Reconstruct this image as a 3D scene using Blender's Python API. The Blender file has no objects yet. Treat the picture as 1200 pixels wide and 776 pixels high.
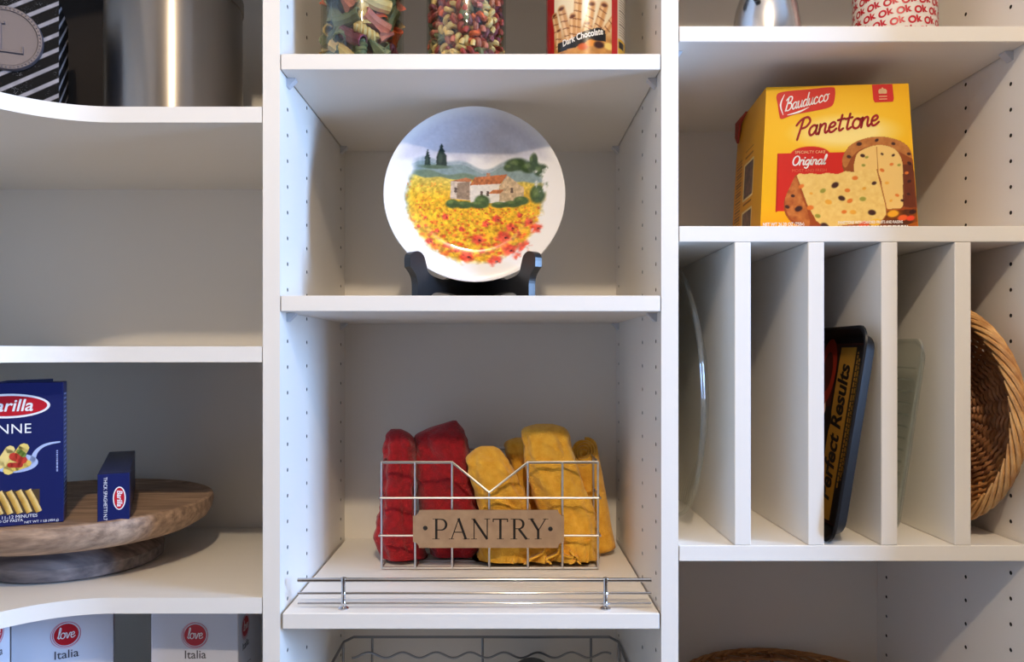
import bpy, bmesh, math, random
import numpy as np
from mathutils import Vector, Matrix, noise as mnoise

random.seed(7)
rng = np.random.default_rng(7)
SC = bpy.context.scene
COL = SC.collection
PI = math.pi
E = 1.32                  # eye height above the floor
F = 864.7                 # focal length in pixels of a 1200 px wide frame
CAMY = -0.886             # shelf fronts stand at y = 0

# ------------------------------------------------------------------ camera
cam = bpy.data.objects.new('camera', bpy.data.cameras.new('camera'))
COL.objects.link(cam)
cam.location = (0, CAMY, E)
cam.rotation_euler = (PI / 2, 0, 0)
cam.data.sensor_width = 36
cam.data.lens = F / 1200 * 36
cam.data.shift_x = 9 / 1200
cam.data.shift_y = 27 / 1200
cam.data.clip_start = 0.02
SC.camera = cam

# ------------------------------------------------------------------ light
world = bpy.data.worlds.new('world')
SC.world = world
world.use_nodes = True
wbg = world.node_tree.nodes['Background']
wbg.inputs[0].default_value = (1.0, 0.86, 0.72, 1)
wbg.inputs[1].default_value = 0.085

lamp = bpy.data.lights.new('ceiling_lamp', 'POINT')
lamp.energy = 76
lamp.color = (1.0, 0.81, 0.58)
lamp.shadow_soft_size = 0.035
lo = bpy.data.objects.new('ceiling_lamp', lamp)
lo.location = (0.06, -1.45, E + 1.27)
COL.objects.link(lo)

win = bpy.data.lights.new('window_daylight', 'AREA')
win.shape = 'RECTANGLE'
win.size = 0.5
win.size_y = 0.8
win.energy = 92
win.color = (0.34, 0.57, 1.0)
wo = bpy.data.objects.new('window_daylight', win)
wo.location = (1.86, -0.68, E + 0.22)
wo.rotation_euler = (PI / 2, 0, PI / 2)
COL.objects.link(wo)

vs = SC.view_settings
vs.view_transform = 'Standard'
vs.look = 'None'
vs.exposure = -0.16
vs.gamma = 1
vs.use_curve_mapping = False
SC.cycles.transparent_max_bounces = 48


# ------------------------------------------------------------------ helpers
def lin(c):
    r = []
    for v in c[:3]:
        v = v / 255.0
        r.append(v / 12.92 if v <= 0.04045 else ((v + 0.055) / 1.055) ** 2.4)
    return tuple(r)


def lin_np(a):
    a = np.clip(a / 255.0, 0, 1)
    return np.where(a <= 0.04045, a / 12.92, ((a + 0.055) / 1.055) ** 2.4)


def W(px, py, y):
    d = y - CAMY
    return Vector(((px - 591) / F * d, y, E + (415 - py) / F * d))


def mat(name, col, rough=0.5, metal=0.0, bump=0.0, bscale=200.0, col2=None, nscale=20.0,
        coat=0.0, aniso=0.0, stretch=None, sheen=0.0, spec=0.5):
    m = bpy.data.materials.new(name)
    m.use_nodes = True
    nt = m.node_tree
    b = nt.nodes['Principled BSDF']
    b.inputs['Base Color'].default_value = (*lin(col), 1)
    b.inputs['Roughness'].default_value = rough
    b.inputs['Metallic'].default_value = metal
    b.inputs['Coat Weight'].default_value = coat
    b.inputs['Anisotropic'].default_value = aniso
    b.inputs['Sheen Weight'].default_value = sheen
    b.inputs['Specular IOR Level'].default_value = spec
    tc = None
    if col2 is not None or bump:
        tc = nt.nodes.new('ShaderNodeTexCoord')
        mp = nt.nodes.new('ShaderNodeMapping')
        nt.links.new(tc.outputs['Object'], mp.inputs['Vector'])
        if stretch:
            mp.inputs['Scale'].default_value = stretch
    if col2 is not None:
        n = nt.nodes.new('ShaderNodeTexNoise')
        n.inputs['Scale'].default_value = nscale
        n.inputs['Detail'].default_value = 5
        nt.links.new(mp.outputs[0], n.inputs['Vector'])
        r = nt.nodes.new('ShaderNodeValToRGB')
        r.color_ramp.elements[0].position = 0.33
        r.color_ramp.elements[0].color = (*lin(col), 1)
        r.color_ramp.elements[1].position = 0.67
        r.color_ramp.elements[1].color = (*lin(col2), 1)
        nt.links.new(n.outputs[0], r.inputs[0])
        nt.links.new(r.outputs[0], b.inputs['Base Color'])
    if bump:
        n2 = nt.nodes.new('ShaderNodeTexNoise')
        n2.inputs['Scale'].default_value = bscale
        n2.inputs['Detail'].default_value = 3
        nt.links.new(mp.outputs[0], n2.inputs['Vector'])
        bp = nt.nodes.new('ShaderNodeBump')
        bp.inputs['Strength'].default_value = bump
        bp.inputs['Distance'].default_value = 0.002
        nt.links.new(n2.outputs[0], bp.inputs['Height'])
        nt.links.new(bp.outputs[0], b.inputs['Normal'])
    return m


def print_mat(name, rough=0.35, coat=0.0):
    m = bpy.data.materials.new(name)
    m.use_nodes = True
    nt = m.node_tree
    b = nt.nodes['Principled BSDF']
    a = nt.nodes.new('ShaderNodeAttribute')
    a.attribute_name = 'ink'
    nt.links.new(a.outputs['Color'], b.inputs['Base Color'])
    b.inputs['Roughness'].default_value = rough
    b.inputs['Coat Weight'].default_value = coat
    return m


def clear_mat(name, tint=(235, 240, 238), ior=1.45, rough=0.03, boost=1.0, frost=0.0, graze=0.9):
    m = bpy.data.materials.new(name)
    m.use_nodes = True
    nt = m.node_tree
    nt.nodes.remove(nt.nodes['Principled BSDF'])
    out = [n for n in nt.nodes if n.type == 'OUTPUT_MATERIAL'][0]
    t = nt.nodes.new('ShaderNodeBsdfTransparent')
    t.inputs[0].default_value = (*lin(tint), 1)
    g = nt.nodes.new('ShaderNodeBsdfGlossy')
    g.inputs['Roughness'].default_value = rough
    lw = nt.nodes.new('ShaderNodeLayerWeight')
    lw.inputs['Blend'].default_value = 0.5
    pw = nt.nodes.new('ShaderNodeMath')
    pw.operation = 'POWER'
    pw.inputs[1].default_value = 4.0
    nt.links.new(lw.outputs['Facing'], pw.inputs[0])
    mu = nt.nodes.new('ShaderNodeMath')
    mu.operation = 'MULTIPLY_ADD'
    mu.use_clamp = True
    f0 = ((ior - 1) / (ior + 1)) ** 2 * boost
    mu.inputs[1].default_value = graze - f0
    mu.inputs[2].default_value = f0
    nt.links.new(pw.outputs[0], mu.inputs[0])
    mx = nt.nodes.new('ShaderNodeMixShader')
    nt.links.new(mu.outputs[0], mx.inputs[0])
    nt.links.new(t.outputs[0], mx.inputs[1])
    nt.links.new(g.outputs[0], mx.inputs[2])
    last = mx
    if frost:
        df = nt.nodes.new('ShaderNodeBsdfDiffuse')
        df.inputs[0].default_value = (0.85, 0.86, 0.84, 1)
        m2 = nt.nodes.new('ShaderNodeMixShader')
        m2.inputs[0].default_value = frost
        nt.links.new(mx.outputs[0], m2.inputs[1])
        nt.links.new(df.outputs[0], m2.inputs[2])
        last = m2
    nt.links.new(last.outputs[0], out.inputs['Surface'])
    return m


class MB:
    """collects vertices and faces, then links them as one mesh object"""
    def __init__(s):
        s.v, s.f, s.mi = [], [], []

    def add(s, v, f, mi=0):
        o = len(s.v)
        s.v += [tuple(p) for p in v]
        s.f += [tuple(i + o for i in q) for q in f]
        s.mi += [mi] * len(f)
        return s

    def box(s, x0, x1, y0, y1, z0, z1, mi=0):
        v = [(x, y, z) for z in (z0, z1) for y in (y0, y1) for x in (x0, x1)]
        f = [(0, 2, 3, 1), (4, 5, 7, 6), (0, 1, 5, 4), (2, 6, 7, 3), (0, 4, 6, 2), (1, 3, 7, 5)]
        return s.add(v, f, mi)

    def bevbox(s, x0, x1, y0, y1, z0, z1, b=0.0015, mi=0, seg=1):
        bm = bmesh.new()
        bmesh.ops.create_cube(bm, size=1)
        for v in bm.verts:
            v.co = Vector(((x0 + x1) / 2 + v.co.x * (x1 - x0), (y0 + y1) / 2 + v.co.y * (y1 - y0),
                           (z0 + z1) / 2 + v.co.z * (z1 - z0)))
        bmesh.ops.bevel(bm, geom=bm.edges[:], offset=b, segments=seg, affect='EDGES', profile=0.5)
        s.add([v.co[:] for v in bm.verts], [[v.index for v in f.verts] for f in bm.faces] if not bm.verts.index_update() else [], mi)
        bm.free()
        return s

    def tube(s, pts, r, n=8, closed=False, mi=0, cap=True, flat=1.0):
        pts = [Vector(p) for p in pts]
        k = len(pts)
        rr = r if isinstance(r, (list, tuple)) else [r] * k
        T = []
        for i in range(k):
            a = pts[(i - 1) % k] if (closed or i > 0) else pts[i]
            b = pts[(i + 1) % k] if (closed or i < k - 1) else pts[i]
            t = (b - a)
            T.append(t.normalized() if t.length > 1e-9 else Vector((0, 0, 1)))
        up = Vector((0, 0, 1)) if abs(T[0].z) < 0.9 else Vector((1, 0, 0))
        N = (up - T[0] * up.dot(T[0])).normalized()
        v, f = [], []
        for i in range(k):
            N = (N - T[i] * N.dot(T[i]))
            N = N.normalized() if N.length > 1e-9 else Vector((1, 0, 0))
            B = T[i].cross(N)
            for j in range(n):
                a = 2 * PI * j / n
                v.append(pts[i] + (N * math.cos(a) * flat + B * math.sin(a)) * rr[i])
        m = k if closed else k - 1
        for i in range(m):
            i2 = (i + 1) % k
            for j in range(n):
                j2 = (j + 1) % n
                f.append((i * n + j, i * n + j2, i2 * n + j2, i2 * n + j))
        if cap and not closed:
            f.append(tuple(range(n - 1, -1, -1)))
            f.append(tuple((k - 1) * n + j for j in range(n)))
        return s.add(v, f, mi)

    def lathe(s, prof, n=48, c=(0, 0, 0), axis='z', mi=0, cap=True):
        v, f = [], []
        for r, z in prof:
            for j in range(n):
                a = 2 * PI * j / n
                x, y = r * math.cos(a), r * math.sin(a)
                if axis == 'z':
                    v.append((c[0] + x, c[1] + y, c[2] + z))
                elif axis == 'x':
                    v.append((c[0] + z, c[1] + x, c[2] + y))
                else:
                    v.append((c[0] + y, c[1] + z, c[2] + x))
        for i in range(len(prof) - 1):
            for j in range(n):
                j2 = (j + 1) % n
                f.append((i * n + j, i * n + j2, (i + 1) * n + j2, (i + 1) * n + j))
        if cap and prof[0][0] > 1e-6:
            f.append(tuple(range(n - 1, -1, -1)))
        if cap and prof[-1][0] > 1e-6:
            f.append(tuple((len(prof) - 1) * n + j for j in range(n)))
        return s.add(v, f, mi)

    def prism(s, poly, map3, t0, t1, mi=0):
        """poly: 2-D outline (ccw); map3(u, v, t) -> xyz"""
        n = len(poly)
        v = [map3(u, w, t0) for u, w in poly] + [map3(u, w, t1) for u, w in poly]
        f = [tuple(range(n - 1, -1, -1)), tuple(range(n, 2 * n))]
        f += [(i, (i + 1) % n, n + (i + 1) % n, n + i) for i in range(n)]
        return s.add(v, f, mi)

    def build(s, name, m, parent=None, smooth=False, recalc=True, bevel=0.0):
        me = bpy.data.meshes.new(name)
        me.from_pydata(s.v, [], s.f)
        ms = m if isinstance(m, (list, tuple)) else [m]
        for q in ms:
            me.materials.append(q)
        if len(ms) > 1:
            me.polygons.foreach_set('material_index', s.mi)
        if recalc:
            bm = bmesh.new()
            bm.from_mesh(me)
            bmesh.ops.recalc_face_normals(bm, faces=bm.faces)
            bm.to_mesh(me)
            bm.free()
        if smooth:
            me.polygons.foreach_set('use_smooth', [True] * len(me.polygons))
            if smooth != 'all':
                me.set_sharp_from_angle(angle=math.radians(40))
        o = bpy.data.objects.new(name, me)
        COL.objects.link(o)
        if parent:
            o.parent = parent
        return o


def link(name, me, parent=None):
    o = bpy.data.objects.new(name, me)
    COL.objects.link(o)
    if parent:
        o.parent = parent
    return o


def tag(o, label=None, cat=None, group=None, kind=None):
    if label:
        o['label'] = label
    if cat:
        o['category'] = cat
    if group:
        o['group'] = group
    if kind:
        o['kind'] = kind
    return o


def thing(name, label, cat, loc=(0, 0, 0), rotz=0.0, group=None):
    o = bpy.data.objects.new(name, None)
    o.empty_display_size = 0.03
    COL.objects.link(o)
    o.location = loc
    o.rotation_euler = (0, 0, rotz)
    return tag(o, label, cat, group)


# ---- lettering -----------------------------------------------------------
def text_mesh(s, size=1.0, bold=0.0, shear=0.0, align='CENTER', space=1.0, xscale=1.0):
    """flat triangles of a line of type in the built-in font, as (verts2d, faces)"""
    cu = bpy.data.curves.new('type', 'FONT')
    cu.body = s
    cu.size = size
    cu.align_x = align
    cu.shear = shear
    cu.offset = bold
    cu.space_character = space
    cu.resolution_u = 3
    ob = bpy.data.objects.new('type', cu)
    COL.objects.link(ob)
    dg = bpy.context.evaluated_depsgraph_get()
    dg.update()
    me = bpy.data.meshes.new_from_object(ob.evaluated_get(dg))
    v = [(p.co.x * xscale, p.co.y) for p in me.vertices]
    f = [tuple(p.vertices) for p in me.polygons]
    bpy.data.objects.remove(ob)
    bpy.data.curves.remove(cu)
    bpy.data.meshes.remove(me)
    return v, f


def smooth_line(p, k=6, closed=False):
    p = [np.array(q, float) for q in p]
    n = len(p)
    if n < 3:
        return [tuple(q) for q in p]
    out = []
    rngi = range(n) if closed else range(n - 1)
    for i in rngi:
        a = p[(i - 1) % n] if (closed or i > 0) else p[i]
        b, c = p[i], p[(i + 1) % n]
        d = p[(i + 2) % n] if (closed or i < n - 2) else c
        for t in np.linspace(0, 1, k, endpoint=False):
            out.append(tuple(0.5 * (2 * b + (c - a) * t + (2 * a - 5 * b + 4 * c - d) * t * t + (3 * b - a - 3 * c + d) * t ** 3)))
    if not closed:
        out.append(tuple(p[-1]))
    return out


def ribbon(pts, w, ends=True):
    """2-D stroke of a brush as (verts2d, faces)"""
    P = np.array(pts, float)
    n = len(P)
    ww = np.full(n, w) if np.isscalar(w) else np.interp(np.linspace(0, 1, n), np.linspace(0, 1, len(w)), w)
    T = np.gradient(P, axis=0)
    T /= np.maximum(np.linalg.norm(T, axis=1, keepdims=True), 1e-9)
    N = np.stack([-T[:, 1], T[:, 0]], 1)
    v = [tuple(q) for q in P + N * ww[:, None] / 2] + [tuple(q) for q in P - N * ww[:, None] / 2]
    f = [(i, n + i, n + i + 1, i + 1) for i in range(n - 1)]
    if ends:
        for e in (0, n - 1):
            o = len(v)
            v += [(P[e, 0] + ww[e] / 2 * math.cos(a), P[e, 1] + ww[e] / 2 * math.sin(a)) for a in np.linspace(0, 2 * PI, 8, endpoint=False)]
            f.append(tuple(range(o, o + 8)))
    return v, f


A_BOWL = [(.78, .85), (.45, 1.0), (.12, .75), (.06, .35), (.25, .03), (.5, .1), (.75, .5), (.8, .95)]
ELL = [(.45 + .4 * math.cos(a), .5 + .5 * math.sin(a)) for a in np.linspace(PI / 2, 2.5 * PI, 13)]
SCRIPT = {
    'a': ([A_BOWL, [(.8, .95), (.75, .3), (.9, .03), (1.1, .2)]], 1.05),
    'u': ([[(.1, 1), (.1, .35), (.3, .03), (.55, .15), (.75, .6), (.78, 1)], [(.78, 1), (.75, .3), (.88, .03), (1.1, .2)]], 1.05),
    'd': ([A_BOWL, [(.9, 1.9), (.78, .3), (.9, .03), (1.1, .2)]], 1.05),
    'c': ([[(.72, .82), (.5, 1), (.2, .8), (.1, .4), (.3, .03), (.6, .05), (.95, .25)]], .98),
    'o': ([ELL, [(.45, 1.0), (.7, .85), (1.0, .95)]], .95),
    'n': ([[(.08, 1), (.1, .5), (.05, 0)], [(.06, .5), (.3, .9), (.55, 1), (.68, .8), (.66, .3), (.8, .03), (1.0, .2)]], 1.0),
    'e': ([[(.1, .5), (.5, .55), (.7, .78), (.5, 1), (.2, .85), (.08, .45), (.25, .05), (.55, .05), (.88, .3)]], .86),
    't': ([[(.45, 1.6), (.33, .6), (.32, .2), (.45, .02), (.75, .2)], [(.05, 1.12), (.75, 1.2)]], .84),
    'r': ([[(.08, 1), (.1, .5), (.08, 0)], [(.1, .6), (.35, 1), (.62, .92)]], .66),
    'i': ([[(.1, 1), (.1, .25), (.25, .02), (.45, .2)], [(.16, 1.4), (.18, 1.46)]], .45),
    'g': ([A_BOWL, [(.8, .95), (.75, -.2), (.5, -.65), (.12, -.5)]], 1.0),
    'l': ([[(.05, .2), (.4, 1.2), (.45, 1.8), (.3, 1.9), (.2, 1.4), (.18, .3), (.3, .02), (.52, .2)]], .52),
    'v': ([[(.05, .95), (.2, .8), (.32, .05), (.5, .15), (.75, .9), (.95, .9)]], .9),
    'B': ([[(.4, 1.9), (.3, 1.0), (.15, 0)], [(.0, 1.55), (.5, 1.98), (1.05, 1.85), (1.0, 1.3), (.45, 1.05), (1.05, .95), (1.2, .4), (.75, 0), (.1, .08)]], 1.38),
    'P': ([[(.4, 1.8), (.25, .8), (.1, -.25)], [(-.25, 1.25), (.15, 1.75), (.8, 1.95), (1.15, 1.5), (.85, 1.0), (.4, .85)]], 1.2),
    'O': ([[(.75 + .6 * math.cos(a), .9 + .9 * math.sin(a)) for a in np.linspace(PI / 2, 2.6 * PI, 15)]], 1.5),
}


def script_mesh(s, xh, w, slant=0.25, x0=0.0, y0=0.0, rise=0.0, width=None):
    """joined-up brush lettering; returns (verts2d, faces)"""
    pen = 0.0
    strokes = []
    for ch in s:
        st, adv = SCRIPT[ch]
        for q in st:
            strokes.append([(pen + x + slant * y, y) for x, y in smooth_line(q, 5)])
        pen += adv
    k = 1.0
    if width:
        k = width / (pen * xh)
    v, f = [], []
    for q in strokes:
        q = [(x0 + x * xh * k, y0 + y * xh + rise * x * xh * k) for x, y in q]
        a, b = ribbon(q, w)
        o = len(v)
        v += a
        f += [tuple(i + o for i in t) for t in b]
    return v, f


def put(mb, vf, fn, dx=0.0, dy=0.0, rot=0.0, mi=0):
    c, s = math.cos(rot), math.sin(rot)
    mb.add([fn(dx + c * x - s * y, dy + s * x + c * y) for x, y in vf[0]], vf[1], mi)


def tri_inside(poly):
    return [tuple(p) for p in poly]


def fine_print(width, h, seed=0):
    """a line of print too fine to read: a row of short dashes, centred"""
    r = random.Random(seed)
    v, f, x = [], [], -width / 2
    while x < width / 2:
        w = h * r.uniform(.5, 2.2)
        o = len(v)
        v += [(x, 0), (x + w, 0), (x + w, h), (x, h)]
        f.append((o, o + 1, o + 2, o + 3))
        x += w + h * .45
    return v, f


def disc2(cx, cy, rx, ry=None, n=32):
    ry = rx if ry is None else ry
    return ([(cx + rx * math.cos(a), cy + ry * math.sin(a)) for a in np.linspace(0, 2 * PI, n, endpoint=False)], [tuple(range(n))])


def ring2(cx, cy, r0, r1, n=36, ratio=1.0):
    v = [(cx + r * math.cos(a), cy + r * ratio * math.sin(a)) for r in (r0, r1) for a in np.linspace(0, 2 * PI, n, endpoint=False)]
    return v, [(i, (i + 1) % n, n + (i + 1) % n, n + i) for i in range(n)]


def rect2(x0, x1, y0, y1):
    return [(x0, y0), (x1, y0), (x1, y1), (x0, y1)], [(0, 1, 2, 3)]


# ---- painted prints (ink on a fine grid) -----------------------------------
def canvas(name, nu, nv, pos, ink, m, parent=None, close=False):
    """pos(U, V) -> X, Y, Z arrays; ink(U, V) -> rgb 0..255 array; U, V in 0..1"""
    U, V = np.meshgrid(np.linspace(0, 1, nu), np.linspace(0, 1, nv))
    X, Y, Z = pos(U, V)
    P = np.stack([X, Y, Z], -1).reshape(-1, 3)
    C = lin_np(ink(U, V)).reshape(-1, 3)
    idx = np.arange(nu * nv).reshape(nv, nu)
    q = np.stack([idx[:-1, :-1], idx[:-1, 1:], idx[1:, 1:], idx[1:, :-1]], -1).reshape(-1, 4)
    me = bpy.data.meshes.new(name)
    me.vertices.add(len(P))
    me.vertices.foreach_set('co', P.astype(np.float32).ravel())
    me.loops.add(q.size)
    me.loops.foreach_set('vertex_index', q.astype(np.int32).ravel())
    me.polygons.add(len(q))
    me.polygons.foreach_set('loop_start', np.arange(0, q.size, 4, dtype=np.int32))
    me.polygons.foreach_set('use_smooth', np.ones(len(q), bool))
    at = me.color_attributes.new('ink', 'FLOAT_COLOR', 'POINT')
    at.data.foreach_set('color', np.concatenate([C, np.ones((len(C), 1))], 1).astype(np.float32).ravel())
    me.update()
    me.validate()
    me.materials.append(m)
    return link(name, me, parent)


def vnoise(X, Y, scale, seed=0):
    r = np.random.default_rng(seed)
    G = r.random((64, 64))
    x, y = X * scale, Y * scale
    xi, yi = np.floor(x).astype(int), np.floor(y).astype(int)
    fx, fy = x - xi, y - yi
    fx, fy = fx * fx * (3 - 2 * fx), fy * fy * (3 - 2 * fy)
    g = lambda a, b: G[a % 64, b % 64]
    return (g(xi, yi) * (1 - fx) + g(xi + 1, yi) * fx) * (1 - fy) + (g(xi, yi + 1) * (1 - fx) + g(xi + 1, yi + 1) * fx) * fy


def fbm(X, Y, scale, seed=0):
    return 0.55 * vnoise(X, Y, scale, seed) + 0.3 * vnoise(X, Y, scale * 2.1, seed + 1) + 0.15 * vnoise(X, Y, scale * 4.3, seed + 2)


class Paint:
    """a small painter: X, Y are picture coordinates (Y down)"""
    def __init__(s, X, Y, base):
        s.X, s.Y = X, Y
        s.im = np.ones(X.shape + (3,)) * np.array(base, float)

    def mix(s, a, col):
        a = np.clip(a, 0, 1)[..., None]
        s.im = s.im * (1 - a) + (np.array(col, float) if not isinstance(col, np.ndarray) else col) * a
        return s

    def ell(s, cx, cy, rx, ry, col, soft=0.08, rot=0.0, alpha=1.0):
        c, n = math.cos(rot), math.sin(rot)
        dx, dy = s.X - cx, s.Y - cy
        d = np.hypot((dx * c + dy * n) / rx, (-dx * n + dy * c) / ry)
        return s.mix((1 - d) / soft * alpha if soft > 1 else np.clip((1 - d) / soft, 0, 1) * alpha, col)

    def mask_poly(s, p):
        ins = np.zeros(s.X.shape, bool)
        n = len(p)
        for i in range(n):
            x1, y1 = p[i]
            x2, y2 = p[(i + 1) % n]
            if y1 == y2:
                continue
            c = ((y1 > s.Y) != (y2 > s.Y)) & (s.X < (x2 - x1) * (s.Y - y1) / (y2 - y1) + x1)
            ins ^= c
        return ins

    def poly(s, p, col, alpha=1.0):
        return s.mix(s.mask_poly(p) * alpha, col)

    def dist(s, p):
        D = np.full(s.X.shape, 1e9)
        for (x1, y1), (x2, y2) in zip(p[:-1], p[1:]):
            dx, dy = x2 - x1, y2 - y1
            t = np.clip(((s.X - x1) * dx + (s.Y - y1) * dy) / max(dx * dx + dy * dy, 1e-9), 0, 1)
            D = np.minimum(D, np.hypot(s.X - x1 - t * dx, s.Y - y1 - t * dy))
        return D

    def line(s, p, w, col, soft=None):
        soft = soft or w * 0.3
        return s.mix((w / 2 + soft / 2 - s.dist(p)) / soft, col)


# ------------------------------------------------------------------ materials
M_WHITE = mat('white_melamine', (236, 230, 221), 0.42, bump=0.05, bscale=900)
M_EDGE = mat('white_edge_band', (226, 223, 221), 0.38)
M_HOLE = mat('bored_hole', (52, 44, 38), 0.9)
M_PIN = mat('frosted_plastic_pin', (206, 206, 210), 0.3)
M_FLOOR = mat('floor_boards', (78, 58, 44), 0.4, col2=(98, 74, 56), nscale=3)
M_WALL = mat('wall_paint', (196, 190, 182), 0.8, bump=0.05, bscale=300)
M_CHROME = mat('chrome', (205, 205, 208), 0.08, 1.0)
M_WIRE = mat('nickel_wire', (208, 206, 206), 0.34, 1.0)
M_DARKWIRE = mat('grey_wire', (150, 152, 156), 0.35, 1.0)
M_STEEL = mat('brushed_steel', (168, 162, 156), 0.34, 1.0, aniso=0.95)
M_STEEL.node_tree.nodes['Principled BSDF'].inputs['Anisotropic Rotation'].default_value = 0.25
_nt = M_STEEL.node_tree
_tg = _nt.nodes.new('ShaderNodeTangent')
_tg.direction_type = 'RADIAL'
_tg.axis = 'Z'
_nt.links.new(_tg.outputs[0], _nt.nodes['Principled BSDF'].inputs['Tangent'])
M_ALU = mat('polished_aluminium', (200, 200, 202), 0.22, 1.0, bump=0.04, bscale=160)
M_BLACK = mat('black_lacquer', (18, 18, 20), 0.35, bump=0.03, bscale=80)
M_BLACKPL = mat('black_plastic', (14, 14, 15), 0.35)
M_NONSTICK = mat('dark_nonstick', (32, 32, 35), 0.38, 0.4)
M_GLASS = clear_mat('clear_glass', (240, 244, 241), 1.42, 0.02, 1.6)
M_DISH = clear_mat('clear_dish', (253, 254, 253), 1.45, 0.06, 1.0, 0.022, 0.3)
M_KRAFT = mat('kraft_sign', (160, 132, 106), 0.65, col2=(174, 146, 118), nscale=60, bump=0.05, bscale=300)
M_KEDGE = mat('sign_edge', (120, 92, 70), 0.7)
M_INKBLACK = mat('black_ink', (24, 20, 20), 0.5)
M_RED_TOWEL = mat('red_cotton', (140, 6, 18), 0.95, bump=0.8, bscale=420, col2=(170, 10, 24), nscale=130, sheen=0.25)
M_YEL_TOWEL = mat('mustard_cotton', (232, 166, 42), 0.95, bump=0.8, bscale=420, col2=(246, 190, 66), nscale=90, sheen=0.25)
M_WOOD = mat('weathered_wood', (132, 106, 86), 0.6, bump=0.25, bscale=40, col2=(190, 158, 130), nscale=14, stretch=(1.0, 9, 9))
M_GWOOD = mat('grey_wood_foot', (96, 88, 90), 0.65, bump=0.3, bscale=30, col2=(150, 138, 134), nscale=10, stretch=(1, 9, 9))
M_WICKER = mat('wicker', (150, 96, 52), 0.55, col2=(196, 140, 84), nscale=40, bump=0.2, bscale=150)
M_WICKER_L = mat('pale_wicker', (176, 122, 68), 0.5, col2=(220, 172, 110), nscale=45, bump=0.2, bscale=150)
M_WICKER_D = mat('brown_wicker', (132, 86, 54), 0.55, col2=(182, 126, 82), nscale=40, bump=0.2, bscale=150)
M_BLUE = mat('navy_carton', (14, 26, 84), 0.38)
M_NAVYDARK = mat('navy_carton_back', (20, 26, 58), 0.45)
M_RED = mat('red_ink', (190, 18, 36), 0.4)
M_DRED = mat('dark_red_ink', (158, 16, 26), 0.4)
M_WHITEINK = mat('white_ink', (240, 238, 236), 0.4)
M_CREAM = mat('cream_ink', (238, 200, 150), 0.4)
M_GREYINK = mat('grey_ink', (70, 66, 74), 0.5)
M_CARTON = mat('white_carton', (214, 214, 222), 0.55)
M_PRINT = print_mat('printed_card', 0.35)
M_PRINT_GLAZE = print_mat('glazed_ceramic', 0.035, 0.0)
M_PRINT_MATT = print_mat('matt_printed_card', 0.7)
M_PRINT_MATT.node_tree.nodes['Principled BSDF'].inputs['Specular IOR Level'].default_value = 0.15
M_PRINT_TIN = print_mat('printed_tin', 0.22, 0.3)
M_ORANGE_CARD = mat('amber_card', (232, 160, 14), 0.4)
M_REDCARD = mat('brick_red_card', (150, 40, 20), 0.5)
M_PEWTER = mat('pewter', (94, 90, 97), 0.5, 0.6, bump=0.05, bscale=120)
M_BOTTLE = mat('dark_bottle_glass', (8, 10, 9), 0.08)
M_GOLD = mat('gold_ink', (170, 122, 40), 0.45)
M_MAROON = mat('maroon_card', (70, 24, 18), 0.5)
M_BLACKCARD = mat('black_card', (20, 18, 20), 0.45)

# ------------------------------------------------------------------ the room
def struct(name, mb, m):
    return tag(mb.build(name, m), kind='structure')


ZT = 2.30            # top of the fitted shelving
struct('floor', MB().box(-1.05, 2.0, -2.6, 0.5, -0.05, 0.0), M_FLOOR)
struct('ceiling', MB().box(-1.05, 2.0, -2.6, 0.5, 2.75, 2.80), M_WALL)
struct('wall_back', MB().box(-1.05, 2.0, 0.382, 0.5, 0, 2.75), M_WALL)
struct('wall_left', MB().box(-1.05, -0.982, -2.6, 0.382, 0, 2.75), M_WALL)
wr = MB()
wy0, wy1, wz0, wz1 = -0.96, -0.40, E - 0.20, E + 0.64
wr.box(1.9, 2.0, wy1, 0.382, 0, 2.75).box(1.9, 2.0, -2.6, wy0, 0, 2.75)
wr.box(1.9, 2.0, wy0, wy1, 0, wz0).box(1.9, 2.0, wy0, wy1, wz1, 2.75)
wr.box(0.652, 1.9, -0.12, 0.382, 0, 2.75)      # unseen return wall, added to keep window light off the right bay
struct('wall_right', wr, M_WALL)
wf = MB()
for a, b, c, d in ((wy0, wy0 + .03, wz0, wz1), (wy1 - .03, wy1, wz0, wz1), (wy0 + .03, wy1 - .03, wz0, wz0 + .03), (wy0 + .03, wy1 - .03, wz1 - .03, wz1)):
    wf.bevbox(1.895, 1.96, a, b, c, d, 0.003)
struct('window_1', wf, M_EDGE)

# ------------------------------------------------------------------ fitted shelving
XL0, XL1 = -0.2900, -0.2695      # partition left of the middle bay
XR0, XR1 = 0.1885, 0.2090        # partition right of the middle bay
XE0, XE1 = 0.6297, 0.6500        # right end panel
DEP = 0.36
TH = 0.0190
HCOL = (0.0315, 0.121, 0.330)
HROW0 = E + 0.0158


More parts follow.
